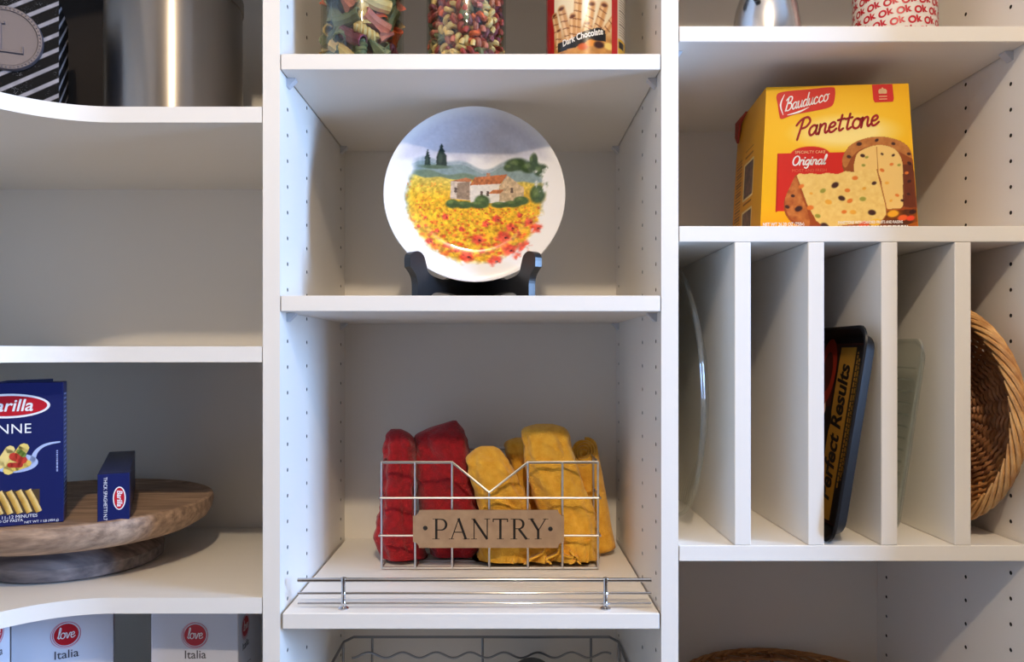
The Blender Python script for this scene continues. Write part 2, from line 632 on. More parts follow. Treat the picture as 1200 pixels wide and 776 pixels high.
def side_panel(name, x0, x1, parent, zlo=0.0):
    """upright with real bored rows of shelf-pin holes on both faces"""
    mb = MB()
    y0, y1, z0, z1 = 0.0, DEP, zlo, ZT
    mb.add([(x, y, z) for z in (z0, z1) for y in (y0, y1) for x in (x0, x1)],
           [(0, 2, 3, 1), (4, 5, 7, 6), (0, 1, 5, 4), (2, 6, 7, 3)])
    k0 = math.ceil((z0 + 0.12 - HROW0) / 0.032)
    k1 = math.floor((z1 - 0.12 - HROW0) / 0.032)
    zs = [HROW0 + k * 0.032 for k in range(k0, k1 + 1)]
    h = 0.006
    R = 0.0026
    for x, s in ((x0, 1), (x1, -1)):
        ys = [y0]
        for c in HCOL:
            ys += [c - h, c + h]
        ys.append(y1)
        for i in range(0, len(ys), 2):
            mb.add([(x, ys[i], z0), (x, ys[i + 1], z0), (x, ys[i + 1], z1), (x, ys[i], z1)], [(0, 1, 2, 3)])
        for c in HCOL:
            zb, zt = zs[0] - 0.016, zs[-1] + 0.016
            mb.add([(x, c - h, z0), (x, c + h, z0), (x, c + h, zb), (x, c - h, zb)], [(0, 1, 2, 3)])
            mb.add([(x, c - h, zt), (x, c + h, zt), (x, c + h, z1), (x, c - h, z1)], [(0, 1, 2, 3)])
            for z in zs:
                o8 = [(h, 0), (h, .016), (0, .016), (-h, .016), (-h, 0), (-h, -.016), (0, -.016), (h, -.016)]
                v = [(x, c + a, z + b) for a, b in o8]
                inn = [(R * math.cos(PI / 4 * j), R * math.sin(PI / 4 * j)) for j in range(8)]
                v += [(x, c + a, z + b) for a, b in inn]
                mb.add(v, [(j, (j + 1) % 8, 8 + (j + 1) % 8, 8 + j) for j in range(8)])
                v = [(x, c + a, z + b) for a, b in inn] + [(x + s * 0.009, c + a, z + b) for a, b in inn]
                mb.add(v, [(j, (j + 1) % 8, 8 + (j + 1) % 8, 8 + j) for j in range(8)] + [tuple(range(8, 16))], 1)
    return mb.build(name, [M_WHITE, M_HOLE], parent, recalc=False)


def zpx(py, y=0.0):
    return E + (415 - py) / F * (y - CAMY)


PIN_ME = None


def shelf_pins(x0, x1, z, parent, ys=(0.0315, 0.330)):
    """clear plastic pins: a peg and a small triangular bracket under the shelf"""
    for x, s in ((x0, 1), (x1, -1)):
        for y in ys:
            mb = MB()
            poly = [(0.0002, -0.0003), (0.011, -0.0003), (0.011, -0.002), (0.0022, -0.011), (0.0002, -0.011)]
            mb.prism(poly, lambda u, v, t: (x + s * u, y + t, z + v), -0.0055, 0.0055)
            mb.build('shelf_pin', M_PIN, parent)


def shelf(name, x0, x1, ztop, parent, y0=0.0, pins=True, th=TH):
    o = MB().bevbox(x0 + 0.0012, x1 - 0.0012, y0, DEP - 0.0005, ztop - th, ztop, 0.0008).build(name, M_WHITE, parent)
    if pins:
        shelf_pins(x0, x1, ztop - th, o)
    return o


# --- middle bay
mid = thing('shelving_unit', 'middle bay of white fitted pantry shelving with plate and chrome rail', 'shelving')
side_panel('side_panel', XL0, XL1, mid)
side_panel('side_panel', XR0, XR1, mid)
MB().box(XL1, XR0, DEP, DEP + 0.006, 0, ZT).build('back_panel', M_WHITE, mid)
Z_A, Z_B, Z_C = zpx(63), zpx(346.5), zpx(719)
shelf('shelf', XL1, XR0, Z_A, mid)
shelf('shelf', XL1, XR0, Z_B, mid)
pull = shelf('rail_shelf', XL1 + 0.002, XR0 - 0.001, Z_C, mid, pins=False)
Z_D = E - 0.615
shelf('shelf', XL1, XR0, Z_D, mid)
shelf('shelf', XL1, XR0, Z_A + 0.30, mid)
shelf('top_shelf', XL1, XR0, ZT, mid, pins=False)
shelf('shelf', XL1, XR0, 0.10, mid, pins=False)
# chrome gallery rail on the pull-out shelf
yr = 0.016
for dz, r in ((0.0352, 0.0026), (0.0190, 0.0016), (0.0068, 0.0013)):
    MB().tube([(-0.2525, yr, Z_C + dz), (0.1795, yr, Z_C + dz)], r, 12).build('chrome_rod', M_CHROME, pull, smooth=True)
for px in (402.5, 709.5):
    x = W(px, 700, yr).x
    mb = MB().lathe([(0.0065, 0.0002), (0.0065, 0.0012), (0.003, 0.0035), (0.0026, 0.006), (0.0033, 0.0075), (0.0026, 0.009), (0.0026, 0.017),
                     (0.0034, 0.019), (0.0026, 0.021), (0.0026, 0.031), (0.0036, 0.0345), (0.0032, 0.038), (0.001, 0.0388)], 14, (x, yr, Z_C))
    mb.build('rail_post', M_CHROME, pull, smooth=True)

# --- right bay
rgt = thing('shelving_unit', 'right bay of white fitted pantry shelving with upright tray dividers', 'shelving')
side_panel('side_panel', XE0, XE1, rgt)
MB().box(XR1, XE0, DEP, DEP + 0.006, 0, ZT).build('back_panel', M_WHITE, rgt)
Z_R1, Z_R2, Z_R3 = zpx(30.5), zpx(265), zpx(639.5)
Z_R4 = E - 0.625
shelf('shelf', XR1, XE0, Z_R1, rgt)
shelf('shelf', XR1, XE0, Z_R2, rgt, pins=False)
shelf('shelf', XR1, XE0, Z_R3, rgt, pins=False)
shelf('shelf', XR1, XE0, Z_R4, rgt)
shelf('shelf', XR1, XE0, Z_R1 + 0.32, rgt)
shelf('top_shelf', XR1, XE0, ZT, rgt, pins=False)
shelf('shelf', XR1, XE0, 0.10, rgt, pins=False)
for a, b in ((861, 880), (947, 966), (1033, 1052), (1119, 1138)):
    MB().bevbox((a - 591) / 976, (b - 591) / 976, 0.0, DEP - 0.0005, Z_R3 + 0.0003, Z_R2 - TH - 0.0003, 0.0008).build('divider', M_WHITE, rgt)

# --- left corner bay: shelves sweep round onto the left wall
lft = thing('shelving_unit', 'left corner bay of white fitted shelving with curved shelf fronts', 'shelving')
MB().box(-0.975, XL0, DEP, DEP + 0.006, 0, ZT).build('back_panel', M_WHITE, lft)
MB().box(-0.981, -0.975, -1.0, DEP + 0.006, 0, ZT).build('back_panel', M_WHITE, lft)
MB().bevbox(-0.975, -0.602, -1.0205, -1.0, 0, ZT, 0.0008).build('end_panel', M_WHITE, lft)


def corner_poly(x_right=XL0 - 0.0012):
    p = [(x_right, DEP - .0005), (x_right, 0.0)]
    cx, R = -0.468, 0.133
    for a in np.linspace(PI / 2, PI, 25):
        p.append((cx + R * math.cos(a), -R + R * math.sin(a)))
    p += [(cx - R, -0.999), (-0.9745, -0.999), (-0.9745, DEP - .0005)]
    return p[::-1]


Z_L1, Z_L2, Z_L3 = zpx(125), zpx(406), zpx(700.7)
Z_L4 = E - 0.60
for z in (Z_L1, Z_L2, Z_L3, Z_L4, Z_L1 + 0.32, ZT, 0.10):
    MB().prism(corner_poly(), lambda u, v, t: (u, v, t), z - TH, z).build('curved_shelf', M_WHITE, lft, smooth=True)

# ================================================================== OBJECTS
# ------------------------------------------------------------------ plate on its easel
def plate_ink(x, y):
    """x, y in -1..1 over the plate (y up): a poppy field with a farmhouse"""
    X, Y = x, -y
    p = Paint(X, Y, (240, 238, 238))
    n1, n2 = fbm(X + 3, Y + 3, 7, 3), fbm(X + 5, Y + 9, 22, 5)
    edge = (n1 - .5) * .22
    # sky wash, with the lavender of the shelf's shade painted in
    p.mix(np.clip((-.36 - Y + edge) / .12, 0, 1) * np.clip((.97 - np.hypot(X, Y)) / .1, 0, 1) * .75, (204, 202, 214))
    inpic = np.clip((.80 - np.hypot(X * 1.0, (Y - .02) * 1.0) + edge * .5) / .07, 0, 1)
    # far hills
    hill = -.40 + .05 * np.sin(X * 6 + 1) + .03 * np.sin(X * 13)
    p.mix(((Y > hill) & (Y < .2)) * inpic * np.clip((Y - hill) / .03, 0, 1) * .9, (150, 166, 176))
    p.mix(((Y > hill + .06) & (Y < .2)) * inpic * (.5 + .4 * n2), (122, 146, 146))
    hill2 = -.30 + .09 * (X + .6) + .02 * np.sin(X * 15)
    p.mix(np.clip((Y - hill2) / .02, 0, 1) * (Y < .2) * inpic * np.clip((.2 - X) / .2, 0, 1), (112, 132, 112))
    # field
    fld = -.235 + .055 * (X + .7) + .01 * np.sin(X * 20)
    g = np.clip((Y - fld) / .015, 0, 1) * inpic
    base = np.where((n2 > .52)[..., None], np.array((240, 190, 50.)), np.array((228, 170, 44.)))
    t = np.clip((Y - fld) / .25, 0, 1)[..., None]
    base = np.array((206, 186, 92.)) * (1 - t) + base * t
    p.mix(g, base)
    # poppy dots, larger towards the front
    r = np.random.default_rng(11)
    for k in range(620):
        yy = fld.mean() + .04 + .85 * r.random() ** 1.15
        xx = r.uniform(-.8, .8)
        if math.hypot(xx, yy) > .76 or (yy < .13 and xx > -.35):
            continue
        s = .007 + .032 * max(0, yy) ** 1.2
        c = [(226, 96, 40), (214, 76, 40), (190, 120, 40), (236, 120, 50)][k % 4]
        p.ell(xx, yy, s * 1.5, s, c, .5, 0, .85)
    for k in range(260):
        yy = .1 + .66 * r.random()
        xx = r.uniform(-.75, .75)
        if math.hypot(xx, yy) < .74:
            p.ell(xx, yy, .006, .012, (150, 130, 40), .6, r.uniform(-.5, .5), .6)
    # cypresses
    for cx, cy, w, h in ((-.53, -.43, .033, .11), (-.375, -.46, .062, .15)):
        tri = [(cx - w, cy + h * .75), (cx - w * .9, cy), (cx, cy - h), (cx + w * .9, cy), (cx + w, cy + h * .75)]
        p.poly(tri, (52, 66, 60))
        p.ell(cx - w * .2, cy + .02, w * .5, h * .55, (80, 96, 84), .5, 0, .6)
    p.ell(-.45, -.335, .22, .03, (92, 112, 92), .5)
    # woods behind the house
    for cx, cy, rx, ry in ((.47, -.37, .15, .085), (.62, -.33, .13, .075), (.74, -.28, .09, .08), (.4, -.33, .09, .05), (.66, -.40, .05, .09), (.80, -.18, .05, .10)):
        p.ell(cx, cy, rx, ry, (64, 84, 56), .3)
        p.ell(cx - .03, cy - .02, rx * .5, ry * .5, (104, 124, 78), .6, 0, .8)
    # farmhouse
    p.poly([(-.27, .03), (-.27, -.17), (-.14, -.20), (-.04, -.17), (-.04, .05)], (206, 188, 170))
    p.poly([(-.20, .03), (-.20, -.15), (-.06, -.17), (-.06, .04)], (150, 128, 108))
    p.poly([(-.28, -.17), (-.10, -.215), (-.02, -.19), (-.06, -.165)], (176, 110, 74))
    p.poly([(-.05, .07), (-.05, -.13), (.30, -.15), (.37, -.22), (.55, -.10), (.55, .06), (.2, .08)], (226, 218, 208))
    p.poly([(.27, .06), (.27, -.12), (.37, -.24), (.55, -.10), (.55, .06)], (196, 172, 140))
    p.poly([(-.06, -.125), (.0, -.22), (.37, -.255), (.29, -.145)], (182, 108, 66))
    p.poly([(.15, -.03), (.2, -.075), (.33, -.08), (.28, -.03)], (188, 116, 70))
    p.poly([(.13, -.225), (.13, -.27), (.17, -.27), (.17, -.225)], (170, 120, 90))
    for wx, wy in ((.06, -.06), (.40, -.10), (.13, -.06), (-.23, -.10)):
        p.poly([(wx, wy), (wx + .03, wy), (wx + .03, wy + .06), (wx, wy + .06)], (96, 80, 72))
    # hedge in front of it
    for cx, cy, rx, ry in ((-.25, .09, .09, .06), (-.12, .10, .12, .05), (.08, .06, .10, .085), (.05, .10, .12, .05), (.28, .10, .12, .04), (.42, .09, .12, .045), (.52, .05, .10, .06), (.7, -.02, .1, .13)):
        p.ell(cx, cy, rx, ry, (70, 92, 54), .3)
        p.ell(cx - .02, cy - .02, rx * .55, ry * .5, (108, 128, 72), .7, 0, .8)
    # big poppies
    for cx, cy, s in ((-.62, .36, .03), (-.55, .25, .025), (-.15, .38, .04), (-.42, .40, .035), (.48, .72, .07), (.08, .63, .05), (-.2, .62, .05), (.5, .22, .04), (-.09, .70, .105), (.03, .50, .085), (.32, .47, .10), (.40, .36, .07), (.38, .63, .10), (.22, .76, .10), (.55, .60, .10), (.68, .38, .09), (.60, .30, .06), (-.50, .53, .055), (-.3, .57, .05), (.24, .26, .06), (-.33, .24, .05), (.12, .32, .05)):
        for q in range(5):
            a = q * 1.256 + cx * 9
            p.ell(cx + .36 * s * math.cos(a), cy + .3 * s * math.sin(a), s * .66, s * .52, (218, 62, 46) if q % 2 else (236, 96, 72), .6, a, .9)
        p.ell(cx + .02, cy + .01, s * .18, s * .16, (60, 28, 30), .5)
        p.line([(cx + .3 * s, cy), (cx + .5 * s, cy + .25 * s)], s * .1, (90, 30, 30))
    # watercolour mottling and loose edges
    sat = np.clip((p.im.max(-1) - p.im.min(-1)) / 60, 0, 1)
    f3 = fbm(X + 7, Y + 2, 38, 21)
    p.im = p.im * (1 + (f3 - .5)[..., None] * .55 * sat[..., None])
    w = np.clip((np.hypot(X, Y - .02) + (n2 - .5) * .25 + (n1 - .5) * .2 - .76) / .08, 0, 1) * (Y > -.3)
    p.mix(w, (240, 238, 238))
    return p.im


zc = 0.229
PX, PY, PD = 556.5, 230.0, 0.105
pc = W(PX, PY, PD)
pl = thing('dinner_plate', 'round plate painted with a poppy field and farmhouse, on black easel', 'plate', pc)
pl.rotation_euler = (math.radians(-7.2), 0, math.radians(2))
PR = 0.1200
prof_r = [0, .3, .5, .62, .68, .73, .80, .9, .97, 1.0]
prof_d = [0, -.0002, -.0006, -.0012, -.0026, -.0052, -.009, -.0125, -.0145, -.0148]


def plate_prof(r):
    xs = np.linspace(0, 1, 201)
    ys = np.interp(xs, prof_r, prof_d)
    k = np.exp(-np.linspace(-2, 2, 21) ** 2)
    k /= k.sum()
    ys = np.convolve(np.concatenate([ys[10:0:-1], ys, 2 * ys[-1] - ys[-2:-12:-1]]), k, 'valid')
    return np.interp(r, xs, ys)


def plate_pos(U, V):
    a, r = U * 2 * PI, V ** .9
    return PR * r * np.cos(a), plate_prof(r), PR * r * np.sin(a)


canvas('painted_face', 301, 121, plate_pos, lambda U, V: plate_ink(V ** .9 * np.cos(U * 2 * PI), V ** .9 * np.sin(U * 2 * PI)), M_PRINT_GLAZE, pl)
M_CERAM = mat('white_glaze', (240, 238, 236), 0.12, coat=0.5)
MB().lathe([(PR, -.0148), (PR * 1.006, -.0135), (PR * 1.004, -.012), (PR * .9, -.009), (PR * .75, -.002), (PR * .64, .004), (PR * .5, .0055), (PR * .48, .0075), (PR * .45, .0075), (PR * .44, .0045), (0.0, .0045)],
           64, axis='y', cap=False).build('plate_back', M_CERAM, pl, smooth=True)

# black folding easel: two panels that cross behind the plate
es = thing('plate_easel', 'black lacquered wooden easel with curled lips holding the painted plate', 'plate stand', (pc.x, 0.0, Z_B))
for s in (-1, 1):
    f0 = Vector((s * 0.0815, 0.046, 0))
    f1 = Vector((s * 0.004, 0.165, 0))
    du = (f1 - f0).normalized()
    dn = Vector((-du.y, du.x, 0)) * s
    L = (f1 - f0).length
    out = smooth_line([(-.002, .040), (-.001, .055), (.012, .061), (.024, .057), (.030, .045), (.034, .036), (.048, .031), (.075, .030), (.100, .045), (.108, .085), (.114, .10),
                       (L - .004, .10), (L, .09)], 4) + [(L, .06), (L, .001), (L - .035, .001)] + \
        smooth_line([(L - .036, .002), (L - .046, .010), (.064, .012), (.044, .009), (.036, .001)], 4)[1:] + [(.012, .001)] + smooth_line([(.012, .001), (.012, .02), (.008, .031), (-.002, .040)], 4)[1:-1]
    mb = MB()
    mb.prism(out, lambda u, v, t: f0 + du * u + dn * t + Vector((0, 0, v)), -0.005, 0.005)
    mb.build('easel_panel', M_BLACK, es)
MB().lathe([(0.0035, 0.02), (0.0035, 0.09)], 10, (0, 0.166, 0)).build('hinge_pin', M_CHROME, es, smooth=True)

# ------------------------------------------------------------------ glass jars of pasta
M_PASTA = {k: mat('pasta_' + k, c, .55, col2=c2, nscale=60, bump=.1, bscale=300) for k, c, c2 in (
    ('cream', (214, 170, 100), (232, 196, 130)), ('green', (92, 96, 62), (120, 122, 84)), ('orange', (206, 74, 30), (226, 100, 44)),
    ('red', (150, 46, 44), (180, 66, 56)), ('purple', (104, 40, 58), (134, 62, 78)), ('pink', (190, 92, 78), (206, 120, 98)))}


def pasta_rigatoni(L=.036, r=.0082):
    mb = MB()
    n, k = 20, 9
    pts = [Vector(((i / (k - 1) - .5) * L, .004 * math.sin(i / (k - 1) * PI), 0)) for i in range(k)]
    v, f = [], []
    for i, p in enumerate(pts):
        for inner in (0, 1):
            for j in range(n):
                a = 2 * PI * j / n
                rr = (r * .74) if inner else r * (1.05 if j % 2 else .93)
                v.append((p.x, p.y + rr * math.cos(a), rr * math.sin(a)))
    st = 2 * n
    for i in range(k - 1):
        for j in range(n):
            j2 = (j + 1) % n
            f.append((i * st + j, i * st + j2, (i + 1) * st + j2, (i + 1) * st + j))
            f.append((i * st + n + j2, i * st + n + j, (i + 1) * st + n + j, (i + 1) * st + n + j2))
    for i in (0, k - 1):
        for j in range(n):
            j2 = (j + 1) % n
            f.append((i * st + j, i * st + n + j, i * st + n + j2, i * st + j2))
    return mb.add(v, f)


def pasta_spiral(L=.03, R=.0042, r=.0036, turns=2.5, n=6):
    mb = MB()
    k = int(12 * turns)
    for ph in (0, PI):
        mb.tube([((i / k - .5) * L, R * math.cos(ph + 2 * PI * turns * i / k), R * math.sin(ph + 2 * PI * turns * i / k)) for i in range(k + 1)], r, n)
    return mb


def pasta_curl(L=.017, R=.0036, r=.0034, turns=1.6, n=7):
    mb = MB()
    k = int(12 * turns)
    pts = [((i / k - .5) * L, R * math.cos(2 * PI * turns * i / k), R * math.sin(2 * PI * turns * i / k)) for i in range(k + 1)]
    mb.tube(pts, r, n, cap=False)
    mb.tube(pts, r * .45, n, cap=False)
    v, f = mb.v, mb.f
    st = (k + 1) * n
    for e in (0, k):
        for j in range(n):
            j2 = (j + 1) % n
            mb.f.append((e * n + j, e * n + j2, st + e * n + j2, st + e * n + j))
            mb.mi.append(0)
    return mb


def pasta_bell(n=24):
    """frilly bell-shaped pasta"""
    mb = MB()
    v, f = [], []
    for i in range(9):
        t = i / 8
        for j in range(n):
            a = 1.5 * 2 * PI * j / (n - 1)
            rr = (.003 + .010 * t ** 1.5) * (1 - .25 * j / n) + .0022 * t * math.sin(a * 6)
            v.append((t * .026 - .013, rr * math.cos(a), rr * math.sin(a)))
    for i in range(8):
        for j in range(n - 1):
            f.append((i * n + j, i * n + j + 1, (i + 1) * n + j + 1, (i + 1) * n + j))
    return mb.add(v, f)


def proto_mesh(mb, m, name):
    o = mb.build(name, m, smooth=True)
    me = o.data
    bpy.data.objects.remove(o)
    return me


def jar(px, y, label, R, H):
    c = W(px, 0, y)
    o = thing('storage_jar', label, 'jar', (c.x, y, Z_A))
    mb = MB().lathe([(0, .0005), (R - .006, .0005), (R - .001, .004), (R, .012), (R, H - .03), (R - .004, H - .018), (R - .012, H - .008), (R - .012, H),
                     (R - .0145, H), (R - .0145, H - .008), (R - .006, H - .02), (R - .0028, H - .03), (R - .0028, .012), (R - .008, .006), (0, .005)], 64)
    mb.build('glass_body', M_GLASS, o, smooth=True)
    MB().lathe([(0, H), (R - .008, H), (R - .007, H + .004), (R - .007, H + .016), (R - .01, H + .02), (.012, H + .022), (.012, H + .034), (.0, H + .037)], 40).build('lid', M_STEEL, o, smooth=True)
    return o, c.x


def fill_jar(cx, y, R, meshes, n, zlo, zhi, size, group, seed):
    r = random.Random(seed)
    spots = []
    tries = 0
    view = math.atan2(CAMY - y, 0 - cx)
    while len(spots) < n and tries < 20000:
        tries += 1
        layer = 0 if len(spots) < n * .72 else 1
        rad = R - .0048 - size * (.55 if layer == 0 else 1.4)
        a = view + r.uniform(-1.75, 1.75)
        z = r.uniform(zlo, zhi)
        p = Vector((cx + rad * math.cos(a), y + rad * math.sin(a), z))
        if all((p - q[0]).length > size * 1.18 for q in spots):
            spots.append((p, a))
    for p, a in spots:
        nm, me, lab = r.choice(meshes)
        o = link(nm, me)
        o.location = p
        roll = r.uniform(0, PI)
        # lies against the glass: its length is tangent to the wall, at any roll
        Rm = Matrix.Rotation(a + PI / 2, 4, 'Z') @ Matrix.Rotation(roll, 4, 'Y') @ Matrix.Rotation(r.uniform(-.35, .35), 4, 'Z')
        o.rotation_euler = Rm.to_euler()
        tag(o, lab, 'pasta', group)


JY = 0.085
J1, x1_ = jar(425, JY, 'clear glass jar of large mixed pasta shapes, leftmost on top shelf', .0535, .205)
J2, x2_ = jar(546.5, JY, 'clear glass jar of small curly coloured pasta beside the wafer tin', .0520, .205)
big = []
for nm, fn, lab in (('rigatoni', pasta_rigatoni, 'ribbed pasta tube'), ('fusilli', pasta_spiral, 'twisted pasta spiral'), ('bell_pasta', pasta_bell, 'frilly pasta bell')):
    for k, w in (('cream', 5), ('green', 4), ('orange', 3), ('purple', 1), ('pink', 1)):
        me = proto_mesh(fn(), M_PASTA[k], nm)
        big += [(nm, me, '%s %s inside the jar of large mixed shapes' % (k, lab))] * w
small = []
for k, w in (('cream', 4), ('green', 2), ('orange', 2), ('red', 4), ('purple', 2), ('pink', 2)):
    me = proto_mesh(pasta_curl(), M_PASTA[k], 'cavatappi')
    small += [('cavatappi', me, 'small %s pasta curl inside the middle jar' % k)] * w
fill_jar(x1_, JY, .0535, big, 75, Z_A + .018, Z_A + .165, .0145, 'mixed pasta in the left jar', 3)
fill_jar(x2_, JY, .0520, small, 190, Z_A + .012, Z_A + .165, .0088, 'pasta curls in the middle jar', 5)
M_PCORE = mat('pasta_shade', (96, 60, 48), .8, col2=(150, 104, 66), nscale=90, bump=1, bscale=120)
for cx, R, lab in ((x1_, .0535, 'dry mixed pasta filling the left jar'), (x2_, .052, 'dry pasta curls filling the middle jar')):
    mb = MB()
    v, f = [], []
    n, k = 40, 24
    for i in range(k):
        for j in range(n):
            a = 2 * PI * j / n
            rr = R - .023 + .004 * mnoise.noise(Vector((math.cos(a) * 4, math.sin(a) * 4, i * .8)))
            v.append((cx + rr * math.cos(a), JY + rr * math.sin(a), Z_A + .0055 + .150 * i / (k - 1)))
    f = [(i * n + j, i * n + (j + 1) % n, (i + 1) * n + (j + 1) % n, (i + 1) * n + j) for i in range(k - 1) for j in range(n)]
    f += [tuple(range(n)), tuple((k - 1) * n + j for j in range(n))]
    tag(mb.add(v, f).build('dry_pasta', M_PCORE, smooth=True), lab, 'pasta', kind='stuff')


# ------------------------------------------------------------------ wafer tin
def cyl_pos(cx, cy, z0, R, H, view):
    def pos(U, V):
        a = view + (U - .5) * 2 * PI
        return cx + R * np.cos(a), cy + R * np.sin(a), z0 + H * V
    return pos


def tin_ink(U, V):
    a = (U - .5) * 2 * PI
    X = 686 + 46 * np.sin(np.clip(a, -PI / 2, PI / 2)) + np.where(np.abs(a) > PI / 2, np.sign(a) * 40 * (np.abs(a) - PI / 2), 0)
    Y = 82 - V * 160      # photo-like rows, upward
    p = Paint(X, Y, (226, 214, 196))
    n = fbm(X / 40 + 9, Y / 40 + 9, 6, 8)
    p.mix((X > 640) & (X < 652), (176, 26, 30))
    p.mix((X > 651) & (X < 716), (236, 222, 190))
    p.mix(((X > 651) & (X < 716)) * np.clip((30 - Y) / 60, 0, 1) * .6, (250, 240, 214))
    p.mix(((X > 651) & (X < 716)) * np.clip((Y - 34) / 20, 0, 1), np.stack([150 + 80 * n, 100 + 70 * n, 50 + 40 * n], -1))
    # creamy swirl
    p.ell(683, 18, 14, 22, (246, 238, 214), .5)
    for x0, y0, x1, y1, w in ((670, 60, 659, 14, 8), (676, 55, 679, -14, 8.5), (686, 60, 693, 14, 8.5), (697, 50, 707, 14, 8.5), (672, 58, 672, 26, 7.5),
                              (704, 50, 718, 26, 6.5), (658, 60, 651, 18, 6), (656, 58, 656, 38, 6), (684, 60, 688, 36, 7)):
        L = math.hypot(x1 - x0, y1 - y0)
        p.line([(x0, y0), (x1, y1)], w, (206, 152, 96))
        p.line([(x0 - 1.4, y0), (x1 - 1.4, y1)], w * .35, (234, 196, 146))
        nx, ny = -(y1 - y0) / L, (x1 - x0) / L
        for t in np.arange(.12, 1.0, 9 / L):
            cx, cy = x0 + (x1 - x0) * t, y0 + (y1 - y0) * t
            p.line([(cx - nx * w * .45, cy - ny * w * .45), (cx + nx * w * .45, cy + ny * w * .45 + 2.5)], 1.1, (112, 52, 26))
        p.ell(x1, y1, w * .5, w * .33, (96, 48, 26), .5)
    p.poly([(655, 52), (668, 53), (684, 45), (701, 40), (708, 43), (709, 55), (703, 56), (690, 56), (676, 62), (655, 64)], (22, 18, 18))
    for cx, cy, c in ((683, 62, (200, 90, 40)), (692, 58, (220, 140, 50)), (712, 60, (236, 210, 120)), (701, 60, (60, 30, 24))):
        p.ell(cx, cy, 7, 5, c, .4)
    p.mix((X > 715) & (X < 722), (184, 28, 30))
    r = (X > 722.5)
    p.mix(r, (212, 206, 196))
    p.mix(r & (np.mod(Y, 3.2) < 1.2) & (X > 724) & (X < 735) & (Y < 44), (130, 124, 120))
    p.mix(r & (Y > 46) & (X < 732), (214, 176, 60))
    p.mix(r & (Y > 49) & (Y < 58) & (X > 723.5) & (X < 729), (30, 28, 28))
    p.mix((X < 640.5), (206, 190, 150))
    p.mix((X < 640.5) & (np.mod(Y + X, 4) < 1.4), (170, 150, 110))
    return p.im


tc_ = W(686, 0, 0.09)
tin = thing('wafer_tin', 'red and cream tin of rolled wafers reading Dark Chocolate on top shelf', 'tin', (tc_.x, 0.09, Z_A))
view = math.atan2(CAMY - .09, -tc_.x)
TR = .0520
canvas('printed_wall', 361, 161, cyl_pos(0, 0, .003, TR, .176, view), tin_ink, M_PRINT_TIN, tin)
MB().lathe([(0, .0005), (TR + .001, .0005), (TR + .0015, .002), (TR + .0006, .003), (TR - .0008, .0032)], 64).build('base_rim', M_STEEL, tin, smooth=True)
MB().lathe([(TR - .0008, .179), (TR + .0016, .179), (TR + .0016, .194), (TR - .001, .197), (0, .197)], 64).build('lid', M_REDCARD, tin, smooth=True)
mb = MB()


def on_tin(x, y):      # x, y in metres along the wall
    a = view + x / TR
    return (TR + .0004) * math.cos(a), (TR + .0004) * math.sin(a), y


# the tin's wall is .176 m for 160 picture rows
put(mb, text_mesh('Dark Chocolate', .0115, .0003, .2, xscale=.72), lambda x, y: on_tin(x - .0035, y), 0, .003 + .176 * (82 - 53) / 160, math.radians(13))
mb.build('lettering', M_WHITEINK, tin)

# ------------------------------------------------------------------ moka pot and OK tin on the right top shelf
mk = W(898, 0, 0.075)
moka = thing('moka_pot', 'polished aluminium stovetop coffee pot with black handle', 'coffee pot', (mk.x, .075, Z_R1), math.radians(11))


def faceted(mb, prof, n=8):
    v, f = [], []
    for r, z in prof:
        for j in range(n):
            a = 2 * PI * (j + .5) / n
            v.append((r * math.cos(a), r * math.sin(a), z))
    for i in range(len(prof) - 1):
        for j in range(n):
            f.append((i * n + j, i * n + (j + 1) % n, (i + 1) * n + (j + 1) % n, (i + 1) * n + j))
    f += [tuple(range(n - 1, -1, -1)), tuple((len(prof) - 1) * n + j for j in range(n))]
    return mb.add(v, f)


MB().lathe([(0, .0005), (.041, .0005), (.0435, .002), (.0440, .006), (.0425, .03), (.0385, .055), (.031, .078), (.0295, .083), (0, .083)], 56).build('boiler', M_ALU, moka, smooth=True)
MB().lathe([(.0305, .083), (.032, .085), (.032, .093), (.030, .095)], 40).build('collar', M_ALU, moka, smooth=True)
faceted(MB(), [(.030, .095), (.034, .11), (.041, .16), (.0425, .165)]).build('jug', M_ALU, moka)
faceted(MB(), [(.043, .165), (.043, .168), (.03, .178), (.008, .184)]).build('lid', M_ALU, moka)
MB().lathe([(.004, .183), (.004, .19), (.008, .194), (.008, .204), (.003, .208), (0, .208)], 16).build('knob', M_BLACKPL, moka, smooth=True)
MB().tube(smooth_line([(-.034, 0, .158), (-.058, 0, .165), (-.074, 0, .150), (-.073, 0, .11), (-.063, 0, .082), (-.057, 0, .0665)], 5), .0075, 12, flat=.8).build('handle', M_BLACKPL, moka, smooth=True)
mb = MB().lathe([(.0045, -.002), (.0045, .004), (.003, .0055), (.0, .0055)], 12)
o = mb.build('safety_valve', M_BLACKPL, moka, smooth=True)
o.location = (-.0295, -.0277, .0535)
o.rotation_euler = (PI / 2, 0, -PI / 4.4)

